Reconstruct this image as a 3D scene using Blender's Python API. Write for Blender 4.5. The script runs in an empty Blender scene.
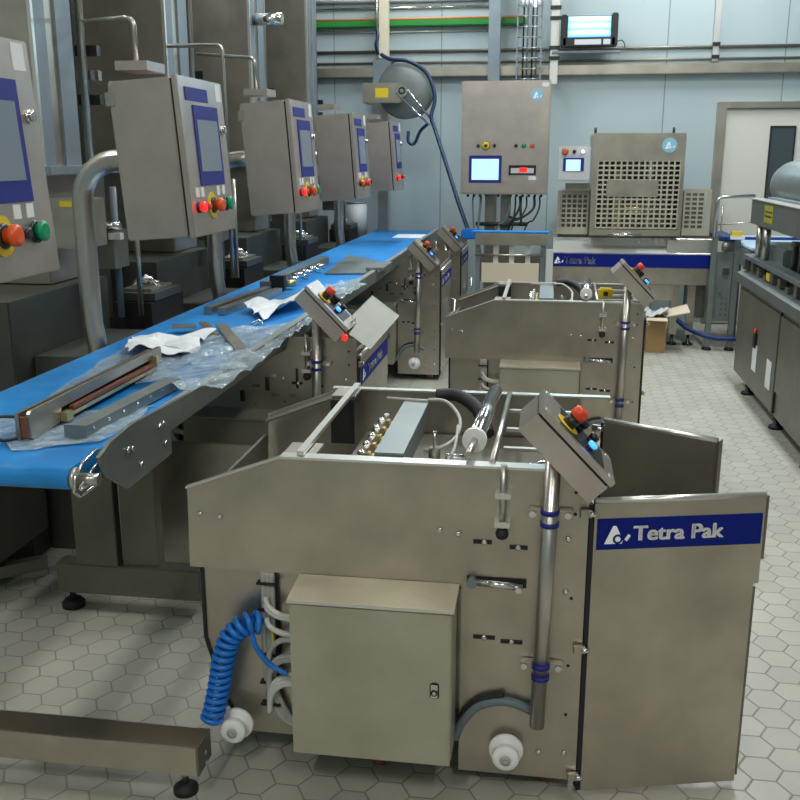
import bpy, bmesh, math, random
from mathutils import Vector, Matrix, noise
random.seed(7)
sc = bpy.context.scene
col = sc.collection
PI = math.pi
V = Vector

# ------------------------------------------------------------------ materials
def nodes(name):
    m = bpy.data.materials.new(name); m.use_nodes = True
    nt = m.node_tree; b = nt.nodes['Principled BSDF']
    return m, nt, b

def plain(name, c, rough=.5, metal=0., emit=None, es=1., coat=0.):
    m, nt, b = nodes(name)
    b.inputs['Base Color'].default_value = (*c, 1)
    b.inputs['Roughness'].default_value = rough
    b.inputs['Metallic'].default_value = metal
    b.inputs['Coat Weight'].default_value = coat
    if emit:
        b.inputs['Emission Color'].default_value = (*emit, 1)
        b.inputs['Emission Strength'].default_value = es
    return m

def steel(name, c, rough=.36, metal=.8, stretch=(60, 60, 3), var=.12, bump=.03, blotch=.12):
    """brushed stainless: streaked roughness, soft random blotches of tone"""
    m, nt, b = nodes(name); N = nt.nodes; L = nt.links
    tc = N.new('ShaderNodeTexCoord'); mp = N.new('ShaderNodeMapping'); mp.inputs['Scale'].default_value = stretch
    L.new(tc.outputs['Object'], mp.inputs['Vector'])
    n1 = N.new('ShaderNodeTexNoise'); n1.inputs['Scale'].default_value = 4; n1.inputs['Detail'].default_value = 4
    L.new(mp.outputs[0], n1.inputs['Vector'])
    n2 = N.new('ShaderNodeTexNoise'); n2.inputs['Scale'].default_value = 5; n2.inputs['Detail'].default_value = 5
    L.new(tc.outputs['Object'], n2.inputs['Vector'])
    mr = N.new('ShaderNodeMapRange'); mr.inputs[3].default_value = rough - var; mr.inputs[4].default_value = rough + var
    L.new(n1.outputs[0], mr.inputs[0]); L.new(mr.outputs[0], b.inputs['Roughness'])
    cr = N.new('ShaderNodeMapRange'); cr.inputs[1].default_value = .3; cr.inputs[2].default_value = .7
    cr.inputs[3].default_value = 1 - blotch; cr.inputs[4].default_value = 1 + blotch
    L.new(n2.outputs[0], cr.inputs[0])
    vm = N.new('ShaderNodeVectorMath'); vm.operation = 'SCALE'; vm.inputs[0].default_value = c
    L.new(cr.outputs[0], vm.inputs['Scale']); L.new(vm.outputs[0], b.inputs['Base Color'])
    b.inputs['Metallic'].default_value = metal
    bp = N.new('ShaderNodeBump'); bp.inputs['Strength'].default_value = bump; bp.inputs['Distance'].default_value = .01
    L.new(n1.outputs[0], bp.inputs['Height']); L.new(bp.outputs[0], b.inputs['Normal'])
    return m

M = {}
M['steel'] = steel('warm_brushed_steel', (.475, .435, .37), .34, .92, blotch=.16)
M['cab'] = steel('cabinet_steel', (.50, .48, .39), .42, .75)
M['hmi'] = steel('operator_box_steel', (.58, .51, .465), .34, .9, (3, 60, 60))
M['grey'] = steel('grey_painted_steel', (.22, .265, .29), .5, .5)
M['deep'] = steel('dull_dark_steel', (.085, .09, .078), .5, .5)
M['dark'] = steel('dark_steel', (.19, .185, .155), .45, .7)
M['vdark'] = plain('black_rubber', (.012, .012, .013), .6)
M['chrome'] = plain('polished_steel', (.72, .72, .70), .16, 1.)
M['edge'] = plain('bare_cut_edge', (.72, .72, .68), .3, .8)
M['pipe'] = steel('polished_pipe_steel', (.50, .48, .44), .30, .95, (3, 3, 3), .05, .01, .08)
M['blue'] = plain('blue_sticker', (.004, .014, .20), .55)
M['blue'].node_tree.nodes['Principled BSDF'].inputs['Specular IOR Level'].default_value = .15
M['bezel'] = plain('blue_bezel', (.006, .014, .22), .55)
M['white'] = plain('white_plastic', (.88, .88, .88), .35)
M['letter'] = plain('white_lettering', (.97, .98, 1.), .4)
M['screen'] = plain('screen_grey', (.17, .21, .26), .25, 0, (.45, .55, .65), .04)
M['screen_on'] = plain('screen_lit', (.5, .7, .9), .3, 0, (.5, .78, .95), .62)
M['red'] = plain('red_button', (.70, .055, .018), .35, 0, (1, .05, .02), .0)
M['redlit'] = plain('red_lit_button', (.8, .02, .02), .3, 0, (1, .02, .015), 1.1)
M['orange'] = plain('orange_red_button', (.75, .10, .02), .35)
M['green'] = plain('green_button', (.0, .28, .12), .35)
M['dyellow'] = plain('dull_yellow_label', (.38, .36, .03), .5)  # darker, fainter yellow than the plastic
M['yellow'] = plain('yellow_plastic', (.75, .55, .02), .4)
M['bluelit'] = plain('blue_lit_button', (.1, .3, .9), .3, 0, (.03, .22, 1.), 2.2)
M['whitelit'] = plain('white_lit_button', (.8, .85, .9), .3, 0, (.8, .9, 1.), 1.5)
M['black'] = plain('black_plastic', (.015, .016, .018), .35)
M['cable'] = plain('black_cable', (.02, .02, .022), .5)
M['hose'] = plain('grey_hose', (.42, .42, .39), .4)
M['whose'] = plain('white_hose', (.62, .62, .58), .35)
M['bluehose'] = plain('blue_hose', (.01, .17, .62), .3)
M['bluecable'] = plain('dark_blue_cable', (.004, .022, .075), .4)
M['conduit'] = plain('blue_grey_conduit', (.14, .18, .21), .5)
M['brass'] = plain('brass', (.62, .52, .28), .3, .8)
M['copper'] = plain('copper_strip', (.30, .11, .06), .4, .5)
M['side'] = steel('dull_side_steel', (.22, .24, .23), .42, .7)
M['zinc'] = steel('zinc_plate', (.25, .285, .28), .42, .7)
M['paper'] = plain('white_tissue', (.82, .85, .88), .8)
M['carton'] = plain('brown_cardboard', (.33, .20, .09), .8)
M['carton2'] = plain('pale_cardboard_inside', (.62, .52, .38), .8)
M['guard'] = steel('guard_steel', (.50, .47, .37), .45, .4)
M['beige'] = plain('beige_board', (.62, .55, .42), .6)
M['tag'] = plain('white_tag', (.75, .77, .78), .5)
M['logo_blue'] = plain('pale_blue_badge', (.25, .52, .66), .4)
M['greenp'] = plain('green_pipe_paint', (.015, .22, .03), .5)
M['orangep'] = plain('orange_cable', (.6, .2, .06), .5)
M['palebox'] = plain('pale_grey_paint', (.55, .56, .56), .5)
M['bluebelt_far'] = plain('blue_conveyor_edge', (.005, .035, .16), .5)
M['lightbelt'] = plain('pale_blue_belt', (.42, .58, .72), .5)
M['lamp'] = plain('lit_tube', (.8, .9, 1), .3, 0, (.06, .34, 1.), 1.8)
M['ceil_lamp'] = plain('ceiling_tube', (1, 1, 1), .3, 0, (1., .98, .92), 6)
M['red_rim'] = plain('orange_caster_tyre', (.22, .06, .035), .5)
M['glass_dark'] = plain('dark_window', (.06, .075, .08), .12, 0)

def belt_mat():
    m, nt, b = nodes('blue_belt'); N = nt.nodes; L = nt.links
    tc = N.new('ShaderNodeTexCoord'); n = N.new('ShaderNodeTexNoise'); n.inputs['Scale'].default_value = 9; n.inputs['Detail'].default_value = 5
    L.new(tc.outputs['Object'], n.inputs['Vector'])
    r = N.new('ShaderNodeValToRGB'); r.color_ramp.elements[0].color = (.006, .18, .52, 1); r.color_ramp.elements[1].color = (.012, .27, .68, 1)
    r.color_ramp.elements[0].position = .3; r.color_ramp.elements[1].position = .7
    L.new(n.outputs[0], r.inputs[0]); L.new(r.outputs[0], b.inputs['Base Color']); b.inputs['Roughness'].default_value = .48
    return m
M['belt'] = belt_mat()

def plastic_mat():
    m, nt, b = nodes('clear_plastic_film'); N = nt.nodes; L = nt.links
    out = [n for n in N if n.type == 'OUTPUT_MATERIAL'][0]
    b.inputs['Base Color'].default_value = (.50, .62, .68, 1); b.inputs['Roughness'].default_value = .14
    tr = N.new('ShaderNodeBsdfTransparent'); mx = N.new('ShaderNodeMixShader')
    tc = N.new('ShaderNodeTexCoord'); n = N.new('ShaderNodeTexNoise'); n.inputs['Scale'].default_value = 14; n.inputs['Detail'].default_value = 6
    L.new(tc.outputs['Object'], n.inputs['Vector'])
    mr = N.new('ShaderNodeMapRange'); mr.inputs[1].default_value = .3; mr.inputs[2].default_value = .75; mr.inputs[3].default_value = .14; mr.inputs[4].default_value = .72
    L.new(n.outputs[0], mr.inputs[0]); L.new(mr.outputs[0], mx.inputs[0]); L.new(tr.outputs[0], mx.inputs[1]); L.new(b.outputs[0], mx.inputs[2])
    bp = N.new('ShaderNodeBump'); bp.inputs['Strength'].default_value = .9; bp.inputs['Distance'].default_value = .02
    n3 = N.new('ShaderNodeTexNoise'); n3.inputs['Scale'].default_value = 22; n3.inputs['Detail'].default_value = 3
    L.new(tc.outputs['Object'], n3.inputs['Vector']); L.new(n3.outputs[0], bp.inputs['Height']); L.new(bp.outputs[0], b.inputs['Normal'])
    L.new(mx.outputs[0], out.inputs[0])
    return m
M['film'] = plastic_mat()

def floor_mat(W=.112):
    m, nt, b = nodes('hexagonal_floor_tiles'); N = nt.nodes; L = nt.links
    def vm(op, a, bb=None, s=None):
        n = N.new('ShaderNodeVectorMath'); n.operation = op
        for i, x in enumerate((a, bb)):
            if x is None: continue
            if isinstance(x, (tuple, list)): n.inputs[i].default_value = x
            else: L.new(x, n.inputs[i])
        return n.outputs['Value'] if op in ('DOT_PRODUCT', 'LENGTH') else n.outputs[0]
    def mt(op, a, bb=None):
        n = N.new('ShaderNodeMath'); n.operation = op
        for i, x in enumerate((a, bb)):
            if x is None: continue
            if isinstance(x, (int, float)): n.inputs[i].default_value = x
            else: L.new(x, n.inputs[i])
        return n.outputs[0]
    tc = N.new('ShaderNodeTexCoord').outputs['Object']
    sp = N.new('ShaderNodeSeparateXYZ'); L.new(tc, sp.inputs[0]); cb = N.new('ShaderNodeCombineXYZ'); L.new(sp.outputs[1], cb.inputs[0]); L.new(sp.outputs[0], cb.inputs[1]); P = vm('MULTIPLY', cb.outputs[0], (1 / W, 1 / W, 0)); P = vm('ADD', P, (100, 100 * math.sqrt(3), 0))
    R = (1, math.sqrt(3), 1); H = (.5, math.sqrt(3) / 2, 0)
    A = vm('SUBTRACT', vm('MODULO', P, R), H); B = vm('SUBTRACT', vm('MODULO', vm('SUBTRACT', P, H), R), H)
    A = vm('MULTIPLY', A, (1, 1, 0)); B = vm('MULTIPLY', B, (1, 1, 0))
    lt = mt('LESS_THAN', vm('DOT_PRODUCT', A, A), vm('DOT_PRODUCT', B, B))
    mx = N.new('ShaderNodeMix'); mx.data_type = 'VECTOR'; L.new(lt, mx.inputs[0]); L.new(B, mx.inputs[4]); L.new(A, mx.inputs[5])
    G = mx.outputs[1]
    ab = vm('ABSOLUTE', G); sx = N.new('ShaderNodeSeparateXYZ'); L.new(ab, sx.inputs[0])
    d = mt('MAXIMUM', sx.outputs[0], vm('DOT_PRODUCT', ab, (.5, .8660254, 0)))
    edge = mt('SUBTRACT', .5, d)
    ramp = N.new('ShaderNodeMapRange'); ramp.inputs[1].default_value = .012; ramp.inputs[2].default_value = .036
    L.new(edge, ramp.inputs[0])
    wn = N.new('ShaderNodeTexWhiteNoise'); L.new(vm('SNAP', vm('ADD', vm('SUBTRACT', P, G), (.01, .01, 0)), (.25, .25, 1)), wn.inputs['Vector'])
    n = N.new('ShaderNodeTexNoise'); n.inputs['Scale'].default_value = 3; n.inputs['Detail'].default_value = 6; L.new(tc, n.inputs['Vector'])
    v = mt('ADD', mt('MULTIPLY', wn.outputs[0], .14), mt('MULTIPLY', n.outputs[0], .35)); v = mt('ADD', v, .72)
    tile = N.new('ShaderNodeVectorMath'); tile.operation = 'SCALE'; tile.inputs[0].default_value = (.42, .41, .35); L.new(v, tile.inputs['Scale'])
    cm = N.new('ShaderNodeMix'); cm.data_type = 'RGBA'; L.new(ramp.outputs[0], cm.inputs[0]); cm.inputs[6].default_value = (.24, .23, .195, 1); L.new(tile.outputs[0], cm.inputs[7])
    L.new(cm.outputs[2], b.inputs['Base Color'])
    rr = N.new('ShaderNodeMapRange'); rr.inputs[3].default_value = .7; rr.inputs[4].default_value = .38; L.new(ramp.outputs[0], rr.inputs[0]); L.new(rr.outputs[0], b.inputs['Roughness'])
    bp = N.new('ShaderNodeBump'); bp.inputs['Strength'].default_value = .35; bp.inputs['Distance'].default_value = .004
    L.new(ramp.outputs[0], bp.inputs['Height']); L.new(bp.outputs[0], b.inputs['Normal'])
    return m
M['floor'] = floor_mat()

def wall_mat():
    m, nt, b = nodes('wall_panels'); N = nt.nodes; L = nt.links
    tc = N.new('ShaderNodeTexCoord')
    sx = N.new('ShaderNodeSeparateXYZ'); L.new(tc.outputs['Object'], sx.inputs[0])
    a = N.new('ShaderNodeMath'); a.operation = 'ADD'; L.new(sx.outputs[0], a.inputs[0]); a.inputs[1].default_value = 20.72
    f = N.new('ShaderNodeMath'); f.operation = 'MODULO'; L.new(a.outputs[0], f.inputs[0]); f.inputs[1].default_value = 1.15
    g = N.new('ShaderNodeMath'); g.operation = 'LESS_THAN'; L.new(f.outputs[0], g.inputs[0]); g.inputs[1].default_value = .012
    n = N.new('ShaderNodeTexNoise'); n.inputs['Scale'].default_value = 1.3; n.inputs['Detail'].default_value = 5; L.new(tc.outputs['Object'], n.inputs['Vector'])
    r = N.new('ShaderNodeValToRGB'); r.color_ramp.elements[0].color = (.36, .44, .445, 1); r.color_ramp.elements[1].color = (.43, .505, .515, 1)
    L.new(n.outputs[0], r.inputs[0])
    mx = N.new('ShaderNodeMix'); mx.data_type = 'RGBA'; L.new(g.outputs[0], mx.inputs[0]); L.new(r.outputs[0], mx.inputs[6]); mx.inputs[7].default_value = (.2, .25, .27, 1)
    L.new(mx.outputs[2], b.inputs['Base Color']); b.inputs['Roughness'].default_value = .42
    return m
M['wall'] = wall_mat()
M['door'] = plain('cream_door_paint', (.62, .60, .53), .5)
M['ceiling'] = plain('ceiling_paint', (.42, .43, .42), .7)
M['wall_dark'] = plain('far_side_wall_paint', (.20, .22, .22), .6)
MATS = list(M)

# ------------------------------------------------------------------ mesh builder
SPLIT = {'clamp', 'end_post', 'bolt', 'slot', 'screw_hole', 'lid_screw', 'corner_bracket', 'fitting', 'brass_valve', 'slat', 'sensor', 'hose_loop', 'tank_stud', 'rivet', 'seam', 'side_channel', 'infeed_flange', 'white_tag', 'frame_plate', 'reflector'}
class MB:
    def __init__(s): s.bm = bmesh.new(); s.mats = []; s.cur = 0
    def m(s, name):
        if name not in s.mats: s.mats.append(name)
        s.cur = s.mats.index(name); return s
    def _fin(s, faces, smooth=False):
        for f in faces: f.material_index = s.cur; f.smooth = smooth
    def box(s, a, b, rot=None, piv=None, bev=0.):
        a = V(a); b = V(b); c = (a + b) / 2; d = b - a
        r = bmesh.ops.create_cube(s.bm, size=1.0)
        vs = r['verts']
        for v in vs: v.co = V((v.co.x * d.x, v.co.y * d.y, v.co.z * d.z)) + c
        es = list({e for v in vs for e in v.link_edges})
        fs = list({f for v in vs for f in v.link_faces})
        if bev:
            rr = bmesh.ops.bevel(s.bm, geom=es, offset=bev, segments=2, affect='EDGES', clamp_overlap=True)
            fs = list({f for v in rr['verts'] for f in v.link_faces} | {f for f in fs if f.is_valid})
        vs = list({v for f in fs if f.is_valid for v in f.verts})
        if rot is not None:
            p = V(piv) if piv is not None else c
            for v in vs: v.co = rot @ (v.co - p) + p
        s._fin([f for f in fs if f.is_valid]); return s
    def obox(s, c, ax, ay, az):
        """oriented box from centre and three full-length axis vectors"""
        c = V(c); ax, ay, az = V(ax) / 2, V(ay) / 2, V(az) / 2
        vs = [s.bm.verts.new(c + i * ax + j * ay + k * az) for i in (-1, 1) for j in (-1, 1) for k in (-1, 1)]
        fs = [s.bm.faces.new([vs[i] for i in q]) for q in ((0, 1, 3, 2), (4, 6, 7, 5), (0, 4, 5, 1), (2, 3, 7, 6), (0, 2, 6, 4), (1, 5, 7, 3))]
        s._fin(fs); return s
    def prism(s, pts, d):
        """closed 3D polygon extruded by vector d"""
        d = V(d); a = [s.bm.verts.new(V(p)) for p in pts]; b = [s.bm.verts.new(V(p) + d) for p in pts]
        n = len(pts); fs = [s.bm.faces.new(a), s.bm.faces.new(b[::-1])]
        for i in range(n): fs.append(s.bm.faces.new((a[i], b[i], b[(i + 1) % n], a[(i + 1) % n])))
        s._fin(fs); return s
    def tube(s, path, r, n=10, closed=False, cap=True):
        P = [V(p) for p in path]; k = len(P); rings = []; up = None
        for i, p in enumerate(P):
            t = (P[(i + 1) % k] - P[i - 1]) if closed else (P[min(i + 1, k - 1)] - P[max(i - 1, 0)])
            t.normalize()
            if up is None: up = t.orthogonal().normalized()
            else: up = (up - up.dot(t) * t).normalized()
            w = t.cross(up); rad = r[i] if isinstance(r, (list, tuple)) else r
            rings.append([s.bm.verts.new(p + rad * (math.cos(2 * PI * j / n) * up + math.sin(2 * PI * j / n) * w)) for j in range(n)])
        fs = []
        for i in range(k if closed else k - 1):
            A = rings[i]; B = rings[(i + 1) % k]
            for j in range(n): fs.append(s.bm.faces.new((A[j], A[(j + 1) % n], B[(j + 1) % n], B[j])))
        s._fin(fs, n > 4)
        if cap and not closed: s._fin([s.bm.faces.new(rings[0][::-1]), s.bm.faces.new(rings[-1])])
        return s
    def cyl(s, a, b, r, n=20): return s.tube([a, b], r, n)
    def lathe(s, o, axis, prof, n=24):
        """prof: (distance along axis, radius)"""
        o = V(o); t = V(axis).normalized(); u = t.orthogonal().normalized(); w = t.cross(u); rings = []
        for h, r in prof: rings.append([s.bm.verts.new(o + h * t + r * (math.cos(2 * PI * j / n) * u + math.sin(2 * PI * j / n) * w)) for j in range(n)])
        fs = []
        for A, B in zip(rings, rings[1:]):
            for j in range(n): fs.append(s.bm.faces.new((A[j], A[(j + 1) % n], B[(j + 1) % n], B[j])))
        s._fin(fs, True); s._fin([s.bm.faces.new(rings[0][::-1]), s.bm.faces.new(rings[-1])]); return s
    def sheet(s, c00, c10, c11, c01, nu, nv, amp, freq, seed, thick=.0015, ragged=0.):
        """crumpled sheet, bilinear between four corners"""
        c00, c10, c11, c01 = V(c00), V(c10), V(c11), V(c01); g = []
        for i in range(nu + 1):
            row = []
            for j in range(nv + 1):
                u, v = i / nu, j / nv
                if ragged:
                    e = min(u, 1 - u, v, 1 - v)
                    q = noise.noise(V((u * 4 + seed, v * 4, seed))) * ragged * (1 - min(1, e * 5))
                    u += q; v += q * .7
                p = (c00 * (1 - u) + c10 * u) * (1 - v) + (c01 * (1 - u) + c11 * u) * v
                h = abs(noise.noise(V((p.x * freq + seed, p.y * freq, seed)))) * 1.6 + .5 * abs(noise.noise(V((p.x * freq * 2.7, p.y * freq * 2.7 + seed, 1))))
                p = p + V((0, 0, amp * h)); row.append(p)
            g.append(row)
        top = [[s.bm.verts.new(p) for p in r] for r in g]; bot = [[s.bm.verts.new(p - V((0, 0, thick))) for p in r] for r in g]; fs = []
        for i in range(nu):
            for j in range(nv):
                fs.append(s.bm.faces.new((top[i][j], top[i + 1][j], top[i + 1][j + 1], top[i][j + 1])))
                fs.append(s.bm.faces.new((bot[i][j], bot[i][j + 1], bot[i + 1][j + 1], bot[i + 1][j])))
        s._fin(fs, False)
        bd = [(0, j) for j in range(nv)] + [(i, nv) for i in range(nu)] + [(nu, j) for j in range(nv, 0, -1)] + [(i, 0) for i in range(nu, 0, -1)]
        fs = []
        for q, (i, j) in enumerate(bd):
            k, l = bd[(q + 1) % len(bd)]; fs.append(s.bm.faces.new((top[i][j], top[k][l], bot[k][l], bot[i][j])))
        s._fin(fs); return s
    def clusters(s):
        seen = set(); isl = []
        for v in s.bm.verts:
            if v in seen: continue
            st = [v]; seen.add(v); g = []
            while st:
                a = st.pop(); g.append(a)
                for e in a.link_edges:
                    o = e.other_vert(a)
                    if o not in seen: seen.add(o); st.append(o)
            lo = [min(q.co[i] for q in g) - .001 for i in range(3)]; hi = [max(q.co[i] for q in g) + .001 for i in range(3)]
            isl.append([g, lo, hi])
        ch = True
        while ch:
            ch = False
            for i in range(len(isl)):
                for j in range(i + 1, len(isl)):
                    A, B = isl[i], isl[j]
                    if all(A[1][k] <= B[2][k] and B[1][k] <= A[2][k] for k in range(3)):
                        isl[i] = [A[0] + B[0], [min(A[1][k], B[1][k]) for k in range(3)], [max(A[2][k], B[2][k]) for k in range(3)]]
                        isl.pop(j); ch = True; break
                if ch: break
        return [g for g, _, _ in isl]
    def build(s, name, mat=None, parent=None, label=None, recalc=True):
        if name in SPLIT and parent is not None:
            cl = s.clusters()
            if len(cl) > 1:
                s.bm.verts.index_update(); ids = [{v.index for v in g} for g in cl]; last = None
                for ig in ids:
                    n_ = MB(); n_.mats = list(s.mats); n_.bm.free(); n_.bm = s.bm.copy(); n_.bm.verts.ensure_lookup_table()
                    bmesh.ops.delete(n_.bm, geom=[v for v in n_.bm.verts if v.index not in ig], context='VERTS')
                    last = n_._build(name, mat, parent, label, recalc)
                s.bm.free(); return last
        return s._build(name, mat, parent, label, recalc)
    def _build(s, name, mat=None, parent=None, label=None, recalc=True):
        if mat and not s.mats: s.mats = [mat]
        if recalc: bmesh.ops.recalc_face_normals(s.bm, faces=s.bm.faces)
        me = bpy.data.meshes.new(name)
        if parent is not None:
            s.bm.transform(wm(parent).inverted())
        s.bm.to_mesh(me); s.bm.free()
        for k in s.mats: me.materials.append(M[k])
        o = bpy.data.objects.new(name, me); col.objects.link(o)
        if parent is not None: o.parent = parent
        else:
            # put the origin at the base centre
            bb = [V(v.co) for v in me.vertices]
            c = V(((min(v.x for v in bb) + max(v.x for v in bb)) / 2, (min(v.y for v in bb) + max(v.y for v in bb)) / 2, min(v.z for v in bb)))
            me.transform(Matrix.Translation(-c)); o.location = c
        if label: o['label'] = label
        return o

def wm(o):
    m = Matrix.LocRotScale(o.location, o.rotation_euler, o.scale)
    return wm(o.parent) @ m if o.parent else m
def tag(o, label, cat, group=None, kind=None):
    o['label'] = label; o['category'] = cat
    if group: o['group'] = group
    if kind: o['kind'] = kind
    return o
def thing(name, loc, label, cat, group=None):
    o = bpy.data.objects.new(name, None); o.empty_display_size = .1; col.objects.link(o); o.location = loc
    return tag(o, label, cat, group)
def struct(mb, name, mat):
    o = mb.build(name, mat); o['kind'] = 'structure'; return o
def arc(c, a, b, a0, a1, n):
    """arc points about c: c + cos*a + sin*b (a, b vectors scaled by the radius)"""
    c, a, b = V(c), V(a), V(b)
    return [c + a * math.cos(a0 + (a1 - a0) * i / n) + b * math.sin(a0 + (a1 - a0) * i / n) for i in range(n + 1)]
def smooth(pts, k=6):
    P = [V(p) for p in pts]; out = []
    for i in range(len(P) - 1):
        p0, p1, p2, p3 = P[max(i - 1, 0)], P[i], P[i + 1], P[min(i + 2, len(P) - 1)]
        for j in range(k):
            t = j / k
            out.append(.5 * ((2 * p1) + (p2 - p0) * t + (2 * p0 - 5 * p1 + 4 * p2 - p3) * t * t + (3 * p1 - p0 - 3 * p2 + p3) * t ** 3))
    return out + [P[-1]]

def text_part(name, s, parent, origin, ux, uy, height, mat='letter', bold=.02, width=None, name_label=None, heavy=1.):
    """lettering laid on a plane: ux text direction, uy up"""
    cu = bpy.data.curves.new(name, 'FONT'); cu.body = s; cu.size = 1; cu.extrude = .02; cu.offset = 0
    t = bpy.data.objects.new(name + '_curve', cu); col.objects.link(t)
    dg = bpy.context.evaluated_depsgraph_get(); dg.update()
    me = bpy.data.meshes.new_from_object(t.evaluated_get(dg)); bpy.data.objects.remove(t)
    me.name = name
    xs = [v.co.x for v in me.vertices]; ys = [v.co.y for v in me.vertices]
    x0, w = min(xs), max(xs) - min(xs); k = height / .70
    kx = width / w if width else k
    ux, uy = V(ux).normalized(), V(uy).normalized(); uz = ux.cross(uy); origin = V(origin)
    inv = wm(parent).inverted()
    for v in me.vertices:
        v.co = inv @ (origin + ux * (v.co.x - x0) * kx + uy * v.co.y * k + uz * (v.co.z * .03))
    bt = bmesh.new(); sh = inv.to_3x3() @ ux * height * .035 * heavy; sv = inv.to_3x3() @ uy * height * .025 * heavy
    for d_ in (-1.5, -.75, 0, .75, 1.5):
        k0 = len(bt.verts); bt.from_mesh(me); bt.verts.ensure_lookup_table()
        for v in bt.verts[k0:]: v.co += sh * d_ + sv * (1 if abs(d_) == .75 else (-1 if d_ else 0))
    bt.to_mesh(me); bt.free()
    me.materials.clear(); me.materials.append(M[mat])
    o = bpy.data.objects.new(name, me); col.objects.link(o); o.parent = parent
    if name_label: o['label'] = name_label
    return o

def emblem(name, parent, o, ux, uy, h, fg='letter', bg='blue'):
    """white triangle with a ring cut in its foot, and a slanted dash to its right"""
    ux, uy = V(ux).normalized(), V(uy).normalized(); uz = ux.cross(uy); o = V(o)
    P = lambda x, y, z=0: o + ux * x * h + uy * y * h + uz * z
    b = MB(); b.m(fg).prism([P(0, 0), P(.95, 0), P(1.0, .18), P(.62, 1), P(.44, 1)], uz * .0010)
    b.m(bg).cyl(P(.72, .26), P(.72, .26, .0014), .27 * h, 24)
    b.m(fg).cyl(P(.72, .26), P(.72, .26, .0018), .15 * h, 24)
    b.m(fg).prism([P(1.08, .22), P(1.22, .12), P(1.42, .42), P(1.28, .52)], uz * .0010)
    return b.build(name, None, parent)

# ------------------------------------------------------------------ the setting
XL, XR, YB, YF, ZC = -4.6, 4.6, 10.6, -2.6, 5.0
struct(MB().box((XL, YF, -.05), (XR, YB, 0)), 'floor', 'floor')
struct(MB().box((XL, YB, 0), (XR, YB + .1, ZC)), 'wall_back', 'wall')
struct(MB().box((XL - .1, YF, 0), (XL, YB, ZC)), 'wall_left', 'wall')
struct(MB().box((XR, YF, 0), (XR + .1, YB, ZC)), 'wall_right', 'wall_dark')
struct(MB().box((XL, YF, ZC), (XR, YB, ZC + .1)), 'ceiling', 'ceiling')
struct(MB().box((XL, YF - .1, 0), (XR, YF, ZC)), 'wall_front', 'wall')
t = MB(); t.box((XL + .01, YB - .11, 2.545), (XR - .01, YB - .005, 2.64), bev=.008); struct(t, 'trim_1', 'steel')

# door in the back wall, with steel frame and dark window
d = MB(); d.box((1.76, YB - .05, .01), (3.30, YB - .005, 2.20)); door = struct(d, 'door_1', 'door')
f = MB(); f.box((1.665, YB - .09, .0), (1.755, YB - .002, 2.27), bev=.006); f.box((1.755, YB - .09, 2.205), (3.4, YB - .002, 2.27), bev=.006); f.box((3.31, YB - .09, 0), (3.4, YB - .002, 2.2))
f.build('door_frame', 'steel', door)
w = MB(); w.m('glass_dark').box((2.21, YB - .062, 1.17), (2.43, YB - .051, 2.02)); wo = w.build('window_pane', None, door)
w = MB(); w.m('black')
for a, b in (((2.195, 1.155), (2.21, 2.035)), ((2.43, 1.155), (2.445, 2.035)), ((2.21, 1.155), (2.43, 1.17)), ((2.21, 2.02), (2.43, 2.035))):
    w.box((a[0], YB - .068, a[1]), (b[0], YB - .051, b[1]))
w.build('window_frame', None, door)

# ceiling luminaires with real lamps
for i, (x, y) in enumerate([(x, y) for x in (-1.2, 1.5) for y in (-1.7, 3.0, 6.6, 9.3)] + [(-3.7, 3.0), (-3.7, 7.0)]):
    side = 'over the line of towers' if x < -3 else ('over the blue belt' if x < 0 else 'over the aisle')
    L_ = thing('ceiling_light', (x, y, ZC - .12), 'white ceiling tube light %s, %s from the camera end' % (side, ['first', 'second', 'third', 'fourth', 'first', 'second', 'third', 'fourth', 'first', 'second'][i]), 'ceiling light', 'ceiling tube lights')
    MB().box((x - .16, y - .8, ZC - .07), (x + .16, y + .8, ZC - .002), bev=.01).build('housing', 'white', L_)
    for s in (-.07, .07): MB().cyl((x + s, y - .75, ZC - .10), (x + s, y + .75, ZC - .10), .02, 10).build('tube', 'ceil_lamp', L_)
def area(name, x, y, z, sx, sy, e, c, rot=(0, 0, 0)):
    la = bpy.data.lights.new(name, 'AREA'); la.shape = 'RECTANGLE'; la.size = sx; la.size_y = sy; la.energy = e; la.color = c
    o = bpy.data.objects.new(name, la); col.objects.link(o); o.location = (x, y, z); o.rotation_euler = rot; return o
for x, y, e in ((-1.2, -1.7, 66), (-1.2, 3.0, 8), (-1.2, 6.6, 55), (-1.2, 9.3, 62), (1.5, -1.7, 55), (1.5, 3.0, 58), (1.5, 6.6, 88), (1.5, 9.3, 78), (-3.7, 3.0, 38), (-3.7, 7., 60)):
    area('tube_lamp', x, y, ZC - .14, .3, 1.5, e, (1, .97, .90) if y < 4 else (.90, .97, 1.))

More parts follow.
